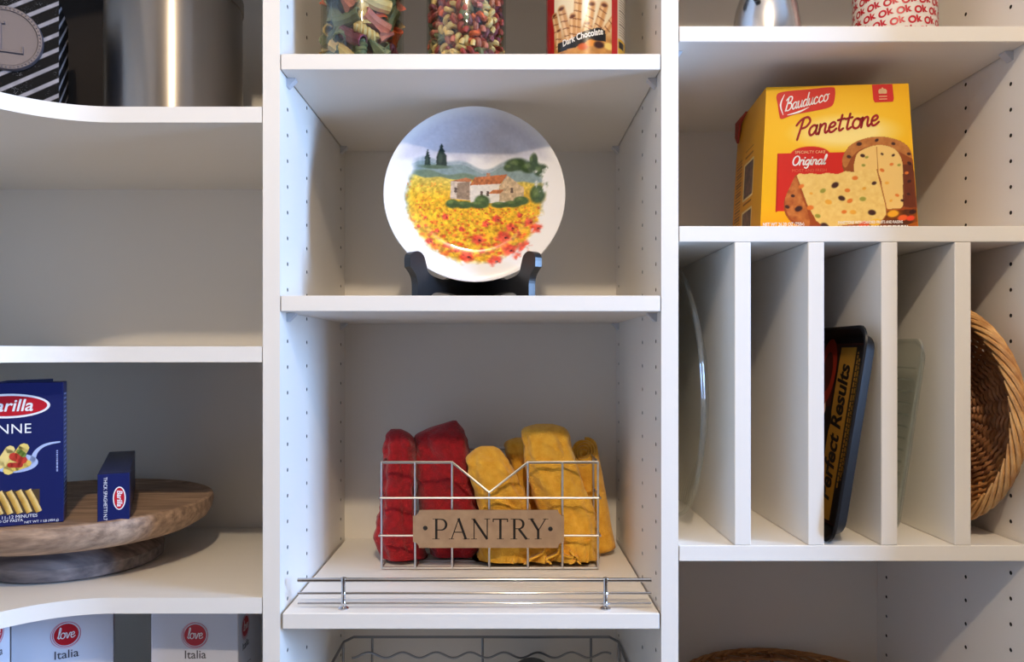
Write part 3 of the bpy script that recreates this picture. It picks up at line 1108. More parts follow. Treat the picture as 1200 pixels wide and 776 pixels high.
ok = W(1048, 0, 0.095)
okt = thing('printed_canister', 'white round canister printed all over with red OK lettering', 'canister', (ok.x, .095, Z_R1))
OR = .0505
MB().lathe([(0, .0005), (OR - .001, .0005), (OR, .002), (OR, .150), (OR - .001, .152), (0, .152)], 64).build('body', mat('white_enamel', (232, 226, 218), .35), okt, smooth=True)
MB().lathe([(0, .1515), (OR + .0012, .1515), (OR + .0015, .153), (OR + .0015, .166), (OR, .168), (0, .168)], 64).build('lid', M_REDCARD, okt, smooth=True)
vok = math.atan2(CAMY - .095, -ok.x)
mb = MB()
okm = text_mesh('Ok', .0124, .00055)
for row in range(11):
    for k in range(15):
        put(mb, okm, lambda x, y: ((OR + .0004) * math.cos(vok + x / OR), (OR + .0004) * math.sin(vok + x / OR), y),
            (k - 7) * .0208 + (row % 3) * .0075 - .004, .012 + row * .0128, math.radians(10))
mb.build('lettering', M_RED, okt)

# ------------------------------------------------------------------ panettone box
pb = W(890.6, 265, 0.055)
phi = math.radians(4.4)
pan_ = thing('panettone_box', 'yellow tapered carton of panettone with red brand badge', 'carton', (pb.x, .055, Z_R2), -phi)
BW0, BW1, BH, BD = .1945, .1755, .1885, .160
ins = (BW0 - BW1) / 2


def pface(u, v, off=0.0):
    """front face: u 0..1 left to right, v 0..1 top to bottom; off proud of the card"""
    h = 1 - v
    w = BW0 + (BW1 - BW0) * h
    return (BW0 / 2 + (u - .5) * w, h * .006 - off, .0008 + h * (BH - .0008))


def pan_ink(U, V):
    X, Y = U, 1 - V
    Yp = Y * .97
    p = Paint(X, Yp, (240, 178, 10))
    n = fbm(X + 2, Yp + 2, 14, 2)
    f2 = fbm(X + 4, Yp + 7, 40, 6)
    p.mix(np.clip(1.15 - np.hypot((X - .55) / .55, (Yp - .30) / .30), 0, 1) * .75, (252, 214, 84))
    p.mix(np.clip((1.0 - np.hypot((X - .55) / .42, (Yp - .31) / .13)) / .5, 0, 1) * .75, (254, 238, 170))
    p.mix(np.clip((Yp - .78) / .22, 0, 1) * .45, (232, 130, 20))
    # red panel behind the cake
    p.mix((X > .095) & (X < .56) & (Yp > .445) & (Yp < .83), (206, 34, 24))
    p.ell(.315, .455, .135, .055, (206, 34, 24), .06)
    p.line([(.10, .45), (.10, .83)], .008, (176, 20, 14))

    def z(x, y):
        t = (y - 45) / 700
        xl, xr = 215 - 40 * t, 900 + 55 * t
        return ((x - xl) / (xr - xl), t * .97)

    def Z(L):
        return [z(a, b) for a, b in L]
    # whole loaf
    p.poly(Z(smooth_line([(600, 470), (583, 400), (620, 335), (690, 303), (770, 295), (850, 312), (905, 350), (925, 420), (938, 560), (943, 640), (800, 640), (700, 560)], 5, True)), (146, 72, 28))
    p.mix(p.mask_poly(Z(smooth_line([(600, 440), (583, 400), (620, 335), (690, 303), (770, 295), (850, 312), (905, 350), (920, 400), (860, 370), (760, 340), (680, 350), (630, 390)], 5, True))) * (.35 + .6 * f2), (206, 140, 72))
    p.poly(Z(smooth_line([(648, 470), (650, 385), (690, 352), (760, 335), (830, 352), (868, 400), (878, 480), (878, 628), (790, 628), (760, 470)], 4, True)), (238, 198, 118))
    p.mix(p.mask_poly(Z([(878, 628), (876, 430), (925, 430), (944, 640)])) * (.55 + .4 * n), (94, 40, 24))
    p.line(Z([(750, 345), (757, 470)]), .006, (176, 110, 50))
    # dark table under the cakes
    p.poly(Z([(470, 745), (800, 640), (945, 632), (955, 745)]), (150, 66, 16), .8)
    p.mix(p.mask_poly(Z([(640, 745), (800, 650), (945, 640), (950, 700), (800, 745)])) * n, (60, 26, 12))
    # slice crust and crumb
    p.poly(Z(smooth_line([(362, 470), (330, 520), (298, 590), (300, 650), (340, 700), (420, 722), (495, 728), (470, 690), (400, 560)], 4, True)), (156, 70, 26))
    p.mix(p.mask_poly(Z(smooth_line([(355, 480), (325, 530), (300, 600), (330, 680), (420, 715), (410, 640), (380, 560)], 4, True))) * f2, (216, 140, 70))
    crumb = Z([(360, 472), (375, 462), (400, 468), (430, 463), (470, 470), (510, 463), (560, 470), (600, 456), (640, 462), (690, 450), (752, 452), (775, 540), (795, 620), (800, 665), (780, 692), (690, 704), (600, 712), (500, 724), (455, 690), (410, 610), (385, 540)])
    mk_ = p.mask_poly(crumb)
    p.mix(mk_, np.stack([244 - 14 * f2, 214 - 26 * f2, 132 - 30 * f2], -1))
    p.line(crumb[10:16], .007, (170, 96, 40))
    r = np.random.default_rng(3)
    for x, y, w, c in ((548, 522, 22, 0), (738, 516, 14, 0), (580, 585, 20, 0), (728, 655, 22, 0), (382, 525, 17, 1), (645, 490, 17, 1), (608, 548, 16, 1), (488, 548, 17, 3), (515, 602, 20, 2),
                       (620, 598, 17, 1), (425, 628, 20, 1), (683, 590, 18, 3), (592, 650, 15, 1), (636, 652, 18, 2), (462, 668, 16, 3), (497, 716, 24, 0), (690, 540, 12, 2), (430, 560, 10, 2),
                       (682, 384, 14, 0), (702, 392, 10, 3), (830, 385, 10, 0), (776, 378, 9, 0), (822, 428, 12, 1), (858, 432, 10, 3), (776, 455, 14, 1), (686, 430, 11, 3), (800, 516, 12, 2), (850, 575, 12, 1), (820, 600, 10, 2),
                       (616, 388, 14, 0), (665, 328, 16, 0), (750, 312, 12, 0), (830, 330, 12, 0), (908, 425, 14, 0), (908, 510, 12, 0), (905, 380, 12, 0), (895, 470, 12, 1), (875, 600, 10, 0), (905, 570, 10, 0),
                       (368, 632, 22, 0), (312, 622, 14, 0), (340, 570, 12, 0)):
        ux, uy = z(x, y)
        c = ((56, 24, 24), (226, 120, 44), (236, 170, 60), (150, 150, 60))[c]
        p.ell(ux, uy, w / 730, w / 730 * .7, c, .35, r.uniform(-.6, .6), .95)
    for x, y, w, c in ((690, 712, 30, (224, 90, 40)), (745, 703, 34, (240, 190, 60)), (830, 662, 32, (240, 170, 40)), (878, 682, 28, (230, 96, 40)), (915, 684, 24, (232, 70, 40)), (925, 655, 20, (60, 24, 20))):
        ux, uy = z(x, y)
        p.ell(ux, uy, w / 740, w / 740 * .6, c, .3, -.2)
    return p.im


def canvas_face(U, V):
    h = V
    w = BW0 + (BW1 - BW0) * h
    return BW0 / 2 + (U - .5) * w, h * .006, .0008 + h * (BH - .0008)


canvas('printed_front', 261, 251, canvas_face, pan_ink, M_PRINT, pan_)
BX0t, BX1t = ins, BW0 - ins


def side_pos(U, V):       # left flank, U 0 at the front edge, 1 at the back
    x = ins * V
    y = (.006 * V) + U * (BD - .012 * V)
    return x + 0 * U, y, .0008 + V * (BH - .0008)


def side_ink(U, V):
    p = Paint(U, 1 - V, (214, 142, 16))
    n = fbm(U + 1, V + 1, 30, 4)
    for y0, y1 in ((.40, .68), (.76, 1.0)):
        p.mix((U > .30) & (U < .66) & (1 - V > y0) & (1 - V < y1), (226, 196, 130))
        m_ = (U > .33) & (U < .63) & (1 - V > y0 + .015) & (1 - V < y1 - .015)
        p.mix(m_, np.stack([40 + 120 * n, 30 + 80 * n, 30 + 50 * n], -1))
    p.mix((U > .34) & (U < .62) & (np.mod(1 - V, .05) < .02) & (((1 - V > .31) & (1 - V < .38)) | ((1 - V > .7) & (1 - V < .74))), (120, 60, 20))
    p.mix((U > .74) & (U < .95) & (np.mod(1 - V, .024) < .011) & (1 - V > .33), (110, 60, 20))
    return p.im


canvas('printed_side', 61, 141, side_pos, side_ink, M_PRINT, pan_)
mb = MB()
mb.add([(BW0, 0, .0008), (BW0, BD, .0008), (BX1t, BD - .006, BH), (BX1t, .006, BH),
        (0, BD, .0008), (BX0t, BD - .006, BH), (0, 0, .0008), (BX0t, .006, BH)],
       [(0, 1, 2, 3), (1, 4, 5, 2), (0, 6, 4, 1), (3, 2, 5, 7)])
mb.build('carton_shell', M_ORANGE_CARD, pan_, recalc=False)
# folded flap standing up along the left of the lid
mb = MB()
mb.prism([(.088, BH - .004), (.150, BH - .002), (.152, BH - .022), (.140, BH - .034), (.125, BH - .010)], lambda u, v, t: (ins + t, u, v), -.006, -.003)
mb.build('torn_flap', M_REDCARD, pan_)


def pf(off):
    return lambda x, y: pface(x, y, off)


# brand badge: x right, y down in face units (both 0..1); the face is about square
mb = MB()
bd = smooth_line([(.075, .06), (.12, .035), (.30, .022), (.455, .012), (.487, .03), (.478, .115), (.445, .150), (.34, .172), (.20, .195), (.115, .222), (.098, .19), (.085, .12)], 4, True)
mb.add([pface(u, v, .0003) for u, v in bd], [tuple(range(len(bd)))])
mb.build('brand_badge', mat('badge_red', (206, 44, 32), .4), pan_)


def pan_text(vf, u0, v0, off, m, name, rise=0.0, k=1.0):
    b = MB()
    b.add([pface(u0 + x, v0 - y * k - rise * x, off) for x, y in vf[0]], vf[1])
    return b.build(name, m, pan_)


pan_text(script_mesh('Bauducco', .046, .0085, .22, width=.30), .135, .170, .0006, M_WHITEINK, 'brand_lettering', .22)
sw = ribbon(smooth_line([(.02, .0), (.10, .012), (.17, .036)], 6), [.004, .014, .002])
pan_text(sw, .135, .198, .0006, M_WHITEINK, 'brand_swash', .1)
sw = ribbon(smooth_line([(.0, .16), (-.025, .09), (-.005, .02)], 6), [.003, .012, .003])
pan_text(sw, .13, .215, .0006, M_WHITEINK, 'brand_swash')
pan_text(script_mesh('Panettone', .066, .0155, .18, width=.555), .222, .352, .0004, M_DRED, 'product_lettering', .135)
pan_text(script_mesh('Original', .034, .0095, .25, width=.225), .19, .542, .0004, M_WHITEINK, 'variety_lettering', .02)
pan_text(text_mesh('SPECIALTY CAKE', .027, .0, 0), .315, .462, .0004, M_CREAM, 'small_lettering')
pan_text(text_mesh('MOIST AND FRESH', .029, .0, 0, xscale=.95), .31, .588, .0004, mat('salmon_ink', (224, 110, 80), .4), 'small_lettering')
pan_text(text_mesh('NET WT 26.20 OZ (750g)', .034, .0006, 0, xscale=.72), .148, .955, .0004, M_WHITEINK, 'small_lettering')
pan_text(text_mesh('PANETTONE WITH CANDIED FRUITS AND RAISINS', .027, .0006, 0, xscale=.66), .70, .946, .0004, M_WHITEINK, 'small_lettering')
pan_text(fine_print(.46, .012, 2), .70, .972, .0004, M_WHITEINK, 'small_lettering')
mb = MB()
tg = [(.745, .002), (.887, .002), (.892, .10), (.885, .122), (.76, .124), (.75, .105)]
mb.add([pface(u, v, .0003) for u, v in tg], [tuple(range(len(tg)))])
mb.build('corner_tag', mat('tag_red', (206, 40, 34), .4), pan_)
mb = MB()
for vf in (disc2(.803, .05, .016, .017), disc2(.83, .05, .016, .017), ([(.785, .06), (.848, .06), (.84, .066), (.793, .066)], [(0, 1, 2, 3)]), ([(.79, .055), (.816, .022), (.843, .055)], [(0, 1, 2)])):
    mb.add([pface(u, v, .0005) for u, v in vf[0]], vf[1])
for v in (.082, .10):
    mb.add([pface(u, w, .0005) for u, w in ((.79, v), (.845, v), (.845, v + .005), (.79, v + .005))], [(0, 1, 2, 3)])
mb.build('emblem', M_CREAM, pan_)

# ------------------------------------------------------------------ wire basket with the PANTRY sign
BY0, BY1 = 0.178, 0.335
bx = [W(p, 600, BY0).x for p in (447.6, 486.8, 530, 573.4, 618.5, 659, 700.5)]
zb = Z_C + 0.003
zt, zv, zm1, zm2 = zpx(542, BY0), zpx(577, BY0), zpx(583, BY0), zpx(627, BY0)
wb = thing('wire_basket', 'silver wire basket with a PANTRY sign, holding rolled towels', 'basket')
WR = .0016


def wire(pts, r=WR, name='wire', m=M_WIRE, parent=None, n=8, closed=False):
    return MB().tube(pts, r, n, closed).build(name, m, parent or wb, smooth=True)


x0, x6 = bx[0], bx[6]
wire([(x0, BY0, zt), (bx[2], BY0, zt), (bx[3], BY0, zv), (bx[4], BY0, zt), (x6, BY0, zt), (x6, BY1, zt), (x0, BY1, zt)], .0021, 'rim_wire', closed=True)
wire([(x0, BY0, zb), (x6, BY0, zb), (x6, BY1, zb), (x0, BY1, zb)], .0021, 'base_wire', closed=True)
for i, x in enumerate(bx):
    top = zv if i == 3 else zt
    wire([(x, BY0 - .002, top), (x, BY0 - .002, zb)], name='upright_wire')
    wire([(x, BY1 + .002, zt), (x, BY1 + .002, zb)], name='upright_wire')
    if 0 < i < 6:
        wire([(x, BY0, zb - .0005), (x, BY1, zb - .0005)], name='floor_wire')
for z in (zm1, zm2):
    wire([(x0 - .004, BY0 - .004, z), (x6 + .001, BY0 - .004, z)], name='cross_wire')
    wire([(x0, BY1 + .004, z), (x6, BY1 + .004, z)], name='cross_wire')
    for x in (x0 - .003, x6 + .003):
        wire([(x, BY0 - .006, z), (x, BY1 + .005, z)], name='cross_wire')
for x in (x0, x6):
    for y in (BY0 + .053, BY0 + .105):
        wire([(x, y, zt), (x, y, zb)], name='upright_wire')
for y in (BY0 + .04, BY0 + .08, BY0 + .12):
    wire([(x0, y, zb - .001), (x6, y, zb - .001)], name='floor_wire')
# the sign
sy = BY0 - .0085
sA, sB = W(484, 598, sy), W(661, 642.3, sy)
scx, scz, shw, shh = (sA.x + sB.x) / 2, (sA.z + sB.z) / 2, (sB.x - sA.x) / 2, (sA.z - sB.z) / 2
nr = .0085
out = []
for cx, cz, a0 in ((1, 1, PI), (-1, 1, 1.5 * PI), (-1, -1, 0), (1, -1, .5 * PI)):
    # scalloped corners: quarter circle cut into each corner
    pc_ = (cx * shw, cz * shh)
    arc = [(pc_[0] + nr * math.cos(a0 + t), pc_[1] + nr * math.sin(a0 + t)) for t in np.linspace(0, PI / 2, 7)]
    out += arc[::-1] if True else arc
hol = []
mb = MB()
mb.prism(out, lambda u, v, t: (scx + u, sy + t, scz + v), 0.0, .0028)
sign = mb.build('sign_plate', M_KRAFT, wb)
tag(sign, 'kraft brown plaque with scalloped corners')
for px, py in ((498.4, 619), (645, 620)):
    c = W(px, py, sy)
    MB().lathe([(0, -.0006), (.0028, -.0006), (.0033, -.0002), (.0033, .0)], 16, (c.x, sy, c.z), axis='y').build('rivet', M_INKBLACK, sign, smooth=True)


def serif_pantry():
    """inscriptional capitals, 1 unit cap height: thick and thin strokes with serifs"""
    th, tn, s = .115, .045, .05
    L = []

    def quad(a, b, w):
        v, f = ribbon([a, b], w, ends=False)
        L.append((v, f))

    def ser(x, y, w=.3):
        L.append(rect2(x - w / 2, x + w / 2, y - s / 2 if y > .5 else y, y + s / 2 if y < .5 else y))

    def stem(x, w=th):
        quad((x, 0), (x, 1), w)

    def bowl(x, y0, y1, w):
        c, h = (y0 + y1) / 2, (y1 - y0) / 2
        pts = [(x, y1 - .025), (x + w * .45, y1 - .03)] + [(x + w * .5 + w * .5 * math.cos(a), c + (h - .03) * math.sin(a)) for a in np.linspace(1.3, -1.3, 14)] + [(x + w * .45, y0 + .03), (x, y0 + .03)]
        n = len(pts)
        ww = [tn] * n
        for i in range(n):
            ww[i] = tn + (th - tn) * max(0, math.sin((i - 1) / (n - 3) * PI)) if 1 <= i <= n - 2 else tn
        L.append(ribbon(pts, ww, ends=False))
    letters = []
    # P
    L = []
    stem(.18); ser(.16, 0, .36); ser(.13, 1, .26); bowl(.18, .42, 1.0, .48)
    letters.append((L, .78))
    L = []
    quad((.08, 0), (.42, .98), tn); quad((.42, 1.02), (.78, 0), th); quad((.2, .34), (.62, .34), tn); ser(.08, 0, .26); ser(.8, 0, .32)
    letters.append((L, .98))
    L = []
    quad((.14, 0), (.14, .97), tn); quad((.12, .98), (.78, .0), th); quad((.78, 0), (.78, 1), tn); ser(.14, 0, .28); ser(.1, 1, .2); ser(.78, 1, .28)
    letters.append((L, .98))
    L = []
    stem(.38); ser(.38, 0, .34); L.append(rect2(.02, .74, .95, 1.0)); quad((.03, 1.0), (.03, .84), tn); quad((.73, 1.0), (.73, .84), tn)
    letters.append((L, .82))
    L = []
    stem(.18); ser(.16, 0, .34); ser(.13, 1, .26); bowl(.18, .48, 1.0, .44); quad((.4, .5), (.78, .0), th); ser(.82, 0, .2)
    letters.append((L, .86))
    L = []
    stem(.42, th); L.pop(); quad((.42, 0), (.42, .48), th); quad((.08, 1), (.43, .42), th); quad((.78, 1), (.43, .42), tn); ser(.42, 0, .34); ser(.08, 1, .3); ser(.78, 1, .28)
    letters.append((L, .85))
    v, f, pen = [], [], 0
    for L_, adv in letters:
        for a, b in L_:
            o_ = len(v)
            v += [(x + pen, y) for x, y in a]
            f += [tuple(i + o_ for i in q) for q in b]
        pen += adv + .06
    return v, f, pen - .06


v, f, tot = serif_pantry()
tA, tB = W(507, 608, sy), W(641, 632, sy)
kx, kz = (tB.x - tA.x) / tot, (tA.z - tB.z)
mb = MB().add([(tA.x + x * kx, sy - .0004, tB.z + y * kz) for x, y in v], f)
mb.build('lettering', M_INKBLACK, sign, recalc=False)


# ------------------------------------------------------------------ towels in the basket
def towel(name, label, rows, yc, b, m, seed, amp=.0044, tuck=1.0, crease=(), nr=84, na=120, power=2.6, group='rolled towels in the wire basket'):
    """rows: (photo row, left, right) outline of the roll seen from the front; solid cloth lofted round it"""
    ys = [r[0] for r in rows]
    T = np.linspace(0, 1, nr)
    tt = np.array([(y - ys[0]) / (ys[-1] - ys[0]) for y in ys])
    py = np.interp(T, tt, ys)
    xl = np.interp(T, tt, [r[1] for r in rows])
    xr = np.interp(T, tt, [r[2] for r in rows])
    for _ in range(2):
        xl[1:-1] = (xl[:-2] + 2 * xl[1:-1] + xl[2:]) / 4
        xr[1:-1] = (xr[:-2] + 2 * xr[1:-1] + xr[2:]) / 4
    v, f = [], []
    for i in range(nr):
        A, B = W(xl[i], py[i], yc), W(xr[i], py[i], yc)
        a, cx, z = (B.x - A.x) / 2, (A.x + B.x) / 2, A.z
        grow = min(1, (i + .5) / 9) ** .5
        bb = b * max(.15, grow) * min(1.0, .45 + a / max(b, 1e-6) * .6)
        for j in range(na):
            t = 2 * PI * j / na
            c, s = math.cos(t), math.sin(t)
            ex, ey = abs(c) ** (2 / power) * np.sign(c), abs(s) ** (2 / power) * np.sign(s)
            x, y = cx + a * ex, yc + bb * ey
            q = Vector((x * 26 + seed * 7, y * 26, z * 16))
            d = amp * mnoise.noise(q) + amp * .3 * mnoise.noise(q * 4)
            w1 = Vector((x * 20 + seed * 3 + z * 14, y * 20, z * 34 + x * 20))
            d += amp * 1.5 * (.22 - abs(mnoise.noise(w1))) + amp * .8 * (.2 - abs(mnoise.noise(w1 * 1.9 + Vector((4, 1, seed)))))
            for ct, cs, cw, cd in crease:      # long folds: angle at the top, drift, width, depth
                dt = (t - ct - cs * (i / nr) + PI) % (2 * PI) - PI
                d -= cd * math.exp(-(dt / cw / 2.6) ** 2) * min(1, i / 8)
                d += cd * .55 * math.exp(-((dt - 5 * cw) / cw / 2.8) ** 2) * min(1, i / 8)
            d *= min(1, i / 6)
            nrm = Vector((ex / max(a, 1e-4), ey / max(bb, 1e-4), 0)).normalized()
            v.append((x + nrm.x * d, y + nrm.y * d, max(z, zb + .0036)))
    for i in range(nr - 1):
        for j in range(na):
            j2 = (j + 1) % na
            f.append((i * na + j, i * na + j2, (i + 1) * na + j2, (i + 1) * na + j))
    f += [tuple(range(na)), tuple((nr - 1) * na + j for j in range(na))]
    o = MB().add(v, f).build(name, m, smooth='all')
    return tag(o, label, 'towel', group)


FR = -PI / 2
towel('rolled_towel', 'slim red towel roll at the left end of the wire basket', [(503, 458, 470), (506, 455, 477), (510, 452, 481), (520, 450, 485), (540, 450, 486), (575, 447, 486), (605, 443, 487), (625, 440, 490), (645, 445, 497), (662, 452, 500), (668, 456, 500)], .232, .034, M_RED_TOWEL, 1,
      crease=[(FR + .2, .5, .10, .0035), (FR - .8, .2, .1, .003)])
towel('rolled_towel', 'tall red towel with a pointed folded top behind the V of the basket', [(493, 530, 535), (496, 520, 537), (500, 508, 540), (505, 494, 543), (509, 488, 545), (530, 487, 551), (545, 487, 550), (565, 489, 554), (590, 492, 560), (620, 497, 565), (645, 506, 561), (660, 515, 552), (668, 520, 546)], .250, .036, M_RED_TOWEL, 2,
      crease=[(FR - .55, .9, .10, .004), (FR + .35, -.5, .12, .004)])
towel('rolled_towel', 'short yellow towel leaning left beside the red towels', [(523, 563, 579), (526, 556, 586), (532, 550, 592), (540, 547, 597), (555, 550, 604), (575, 556, 612), (600, 562, 620), (625, 566, 628), (645, 562, 634), (660, 555, 636), (668, 553, 636)], .222, .034, M_YEL_TOWEL, 3,
      crease=[(FR + .1, .6, .09, .004), (FR + .8, .3, .12, .0035), (FR - .7, .2, .1, .003)])
towel('rolled_towel', 'folded yellow towel standing behind the other yellow towels in the basket', [(513, 604, 618), (515, 596, 630), (519, 591, 634), (530, 591, 640), (560, 598, 652), (600, 606, 662), (640, 612, 668), (668, 614, 668)], .282, .030, M_YEL_TOWEL, 4,
      crease=[(FR - .35, .3, .08, .005)])
towel('rolled_towel', 'largest yellow towel roll, rising highest on the right of the basket', [(497, 628, 648), (498, 619, 657), (501, 613, 663), (507, 610, 666), (520, 612, 668), (540, 615, 672), (560, 619, 680), (585, 626, 692), (610, 636, 698), (640, 648, 700), (660, 660, 702), (674, 670, 699)], .226, .036, M_YEL_TOWEL, 5, .004,
      crease=[(FR - .3, .9, .09, .0045), (FR + .5, .5, .10, .004), (FR - 1.0, .6, .1, .003)])
# small coil of towel at the right end: a real spiral of cloth
cA, cB = W(684, 530, .262), W(703, 668, .268)
cB.z = zb + .004
ax = (cA - cB).normalized()
e1 = Vector((1, 0, 0))
e1 = (e1 - ax * e1.dot(ax)).normalized()
e2 = ax.cross(e1)
v, f = [], []
ns, nl = 110, 26
turns = 4.2
for i in range(nl):
    t = i / (nl - 1)
    for side in (0, 1):
        for j in range(ns):
            u = j / (ns - 1)
            a = u * turns * 2 * PI
            R = .003 + .0175 * u + (.0026 if side else 0)
            R *= 1 + .06 * mnoise.noise(Vector((a * .7, t * 4, 3.3))) + .12 * (1 - t)
            lift = t ** 6 * (.85 * R * math.sin(a + .3) * (1 if e2.y > 0 else -1) + .003 * mnoise.noise(Vector((a * .5, 9, 1))))
            v.append(cB + (cA - cB) * t + (e1 * math.cos(a) + e2 * math.sin(a)) * R + ax * lift)
st = 2 * ns
for i in range(nl - 1):
    for j in range(ns - 1):
        f.append((i * st + j, i * st + j + 1, (i + 1) * st + j + 1, (i + 1) * st + j))
        f.append((i * st + ns + j + 1, i * st + ns + j, (i + 1) * st + ns + j, (i + 1) * st + ns + j + 1))
    for j in (0, ns - 1):
        f.append((i * st + j, (i + 1) * st + j, (i + 1) * st + ns + j, i * st + ns + j))
for i in (0, nl - 1):
    for j in range(ns - 1):
        f.append((i * st + j, i * st + ns + j, i * st + ns + j + 1, i * st + j + 1))
tag(MB().add(v, f).build('coiled_towel', M_YEL_TOWEL, smooth='all'), 'yellow towel coiled in a spiral at the right end of the basket', 'towel', 'rolled towels in the wire basket')


# crumpled cloth at the foot of the basket: a pleated sheet
def pleated(name, label, px0, px1, py0, py1, y, seed, m):
    v, f = [], []
    nu, nv = 90, 22
    for side in (0, 1):
        for i in range(nv):
            t = i / (nv - 1)
            for j in range(nu):
                u = j / (nu - 1)
                fold = .0075 * math.sin(u * 2 * PI * 3.2 + seed + 1.2 * t) * (.35 + .65 * t) + .003 * mnoise.noise(Vector((u * 9, t * 4, seed)))
                p = W(px0 + (px1 - px0) * u + 6 * math.sin(u * 17 + seed) * t, py0 + (py1 - py0) * t + 7 * (1 - t) * (.6 + .9 * mnoise.noise(Vector((u * 5, 2, seed)))) - 3 * t * abs(math.sin(u * 9 + seed)), y + fold)
                v.append((p.x, p.y + (.0032 if side else 0), max(p.z, zb + .004)))
    st = nu * nv
    for i in range(nv - 1):
        for j in range(nu - 1):
            a, b, c, d = i * nu + j, i * nu + j + 1, (i + 1) * nu + j + 1, (i + 1) * nu + j
            f += [(a, d, c, b), (st + a, st + b, st + c, st + d)]
    for j in range(nu - 1):
        f += [(j, j + 1, st + j + 1, st + j), ((nv - 1) * nu + j, st + (nv - 1) * nu + j, st + (nv - 1) * nu + j + 1, (nv - 1) * nu + j + 1)]
    for i in range(nv - 1):
        f += [(i * nu, st + i * nu, st + (i + 1) * nu, (i + 1) * nu), (i * nu + nu - 1, (i + 1) * nu + nu - 1, st + (i + 1) * nu + nu - 1, st + i * nu + nu - 1)]
    tag(MB().add(v, f).build(name, m, smooth='all'), label, 'towel', 'rolled towels in the wire basket')


pleated('crumpled_towel', 'crumpled yellow towel with pleated edge under the PANTRY sign', 590, 692, 632, 671, .190, 1.3, M_YEL_TOWEL)
crumple = bpy.data.objects['crumpled_towel']
for pts in ([(606, 669), (614, 663), (622, 655), (630, 651), (638, 645), (640, 638)],
            [(647, 670), (645, 660), (640, 655), (648, 651), (654, 647), (656, 638), (660, 649), (668, 652), (677, 653), (669, 660), (664, 667)],
            [(668, 645), (676, 656), (684, 666), (690, 672)]):
    q = smooth_line([(W(a, b, .186).x, W(a, b, .186).z) for a, b in pts], 4)
    vv, ff = ribbon(q, .0026, ends=False)
    n_ = len(vv)
    vv3 = [(x, .1815, max(z, zb + .004)) for x, z in vv] + [(x, .203, max(z, zb + .004)) for x, z in vv]
    h_ = n_ // 2
    f3 = list(ff) + [tuple(i + n_ for i in t[::-1]) for t in ff]
    for i in range(h_ - 1):
        f3 += [(i, i + 1, n_ + i + 1, n_ + i), (h_ + i, n_ + h_ + i, n_ + h_ + i + 1, h_ + i + 1)]
    f3 += [(0, n_, n_ + h_, h_), (h_ - 1, n_ - 1, 2 * n_ - 1, n_ + h_ - 1)]
    MB().add(vv3, f3).build('hem', M_YEL_TOWEL, crumple, smooth=True)

# ------------------------------------------------------------------ wine rack and bottle below the rail shelf
rk = thing('wine_rack', 'grey wire bottle rack with wavy cradles on the lowest middle shelf', 'rack')
rx0, rx1 = -.254, .179
rzt, rzw = E - .4665, E - .494
ry0, ry1 = .05, .330
for z in (rzt,):
    wire([(rx0 - .006, ry0, z), (rx0 - .006, ry1 - .02, z), (rx0 + .006, ry1, z), (rx1 - .006, ry1, z), (rx1 + .006, ry1 - .02, z), (rx1 + .006, ry0, z)], .0022, 'rail', M_DARKWIRE, rk)
for y, dz in ((ry1 - .006, 0), (ry1 - .15, 0), (ry0, -.045)):
    for z in (rzw + dz, rzw - .07):
        k = 140
        wire([(rx0 + .004 + (rx1 - rx0 - .008) * i / k, y, z - .0045 * math.cos(2 * PI * (rx1 - rx0) / .0565 * i / k)) for i in range(k + 1)], .0018, 'wavy_wire', M_DARKWIRE, rk, 6)
for x in (rx0 + .036, -.036, rx1 - .036):
    wire([(x, ry1 + .002, rzt), (x, ry1 + .002, Z_D + .003)], .002, 'upright_wire', M_DARKWIRE, rk)
for x in (rx0 - .006, rx1 + .006):
    for y in (ry0, ry1 - .025):
        wire([(x, y, rzt), (x, y, Z_D + .001)], .0022, 'leg', M_DARKWIRE, rk)
    wire([(x, ry0, Z_D + .012), (x, ry1 - .02, Z_D + .012)], .0018, 'base_wire', M_DARKWIRE, rk)
bc = W(623, 770, .30)
MB().lathe([(0, .006), (.030, 0), (.0365, .004), (.0372, .010), (.0372, .15), (.034, .172), (.020, .200), (.0148, .216), (.0142, .262), (.0158, .263), (.0158, .276), (.0142, .277), (0, .277)], 40, axis='y').build('wine_bottle', M_BOTTLE, smooth=True)
bot = bpy.data.objects['wine_bottle']
bot.rotation_euler = (0, 0, PI)
bot.location = (bc.x, .305, bc.z - .0375)
tag(bot, 'dark wine bottle lying in the wire rack', 'bottle')


# ------------------------------------------------------------------ trays and dishes between the dividers
def rrect(y0, y1, z0, z1, r, k=6):
    p = []
    for cy, cz, a0 in ((y1 - r, z1 - r, 0), (y0 + r, z1 - r, PI / 2), (y0 + r, z0 + r, PI), (y1 - r, z0 + r, 1.5 * PI)):
        p += [(cy + r * math.cos(a0 + t), cz + r * math.sin(a0 + t)) for t in np.linspace(0, PI / 2, k)]
    return p


def tray_loops(loops):
    """loops: (x, y0, y1, z0, z1, r) rounded rectangles joined one to the next, last one filled"""
    mb = MB()
    v, f = [], []
    for x, y0, y1, z0, z1, r in loops:
        v += [(x, a, b) for a, b in rrect(y0, y1, z0, z1, r)]
    n = 24
    for i in range(len(loops) - 1):
        f += [(i * n + j, i * n + (j + 1) % n, (i + 1) * n + (j + 1) % n, (i + 1) * n + j) for j in range(n)]
    f.append(tuple((len(loops) - 1) * n + j for j in range(n)))
    f.append(tuple(range(n)))
    return mb.add(v, f)


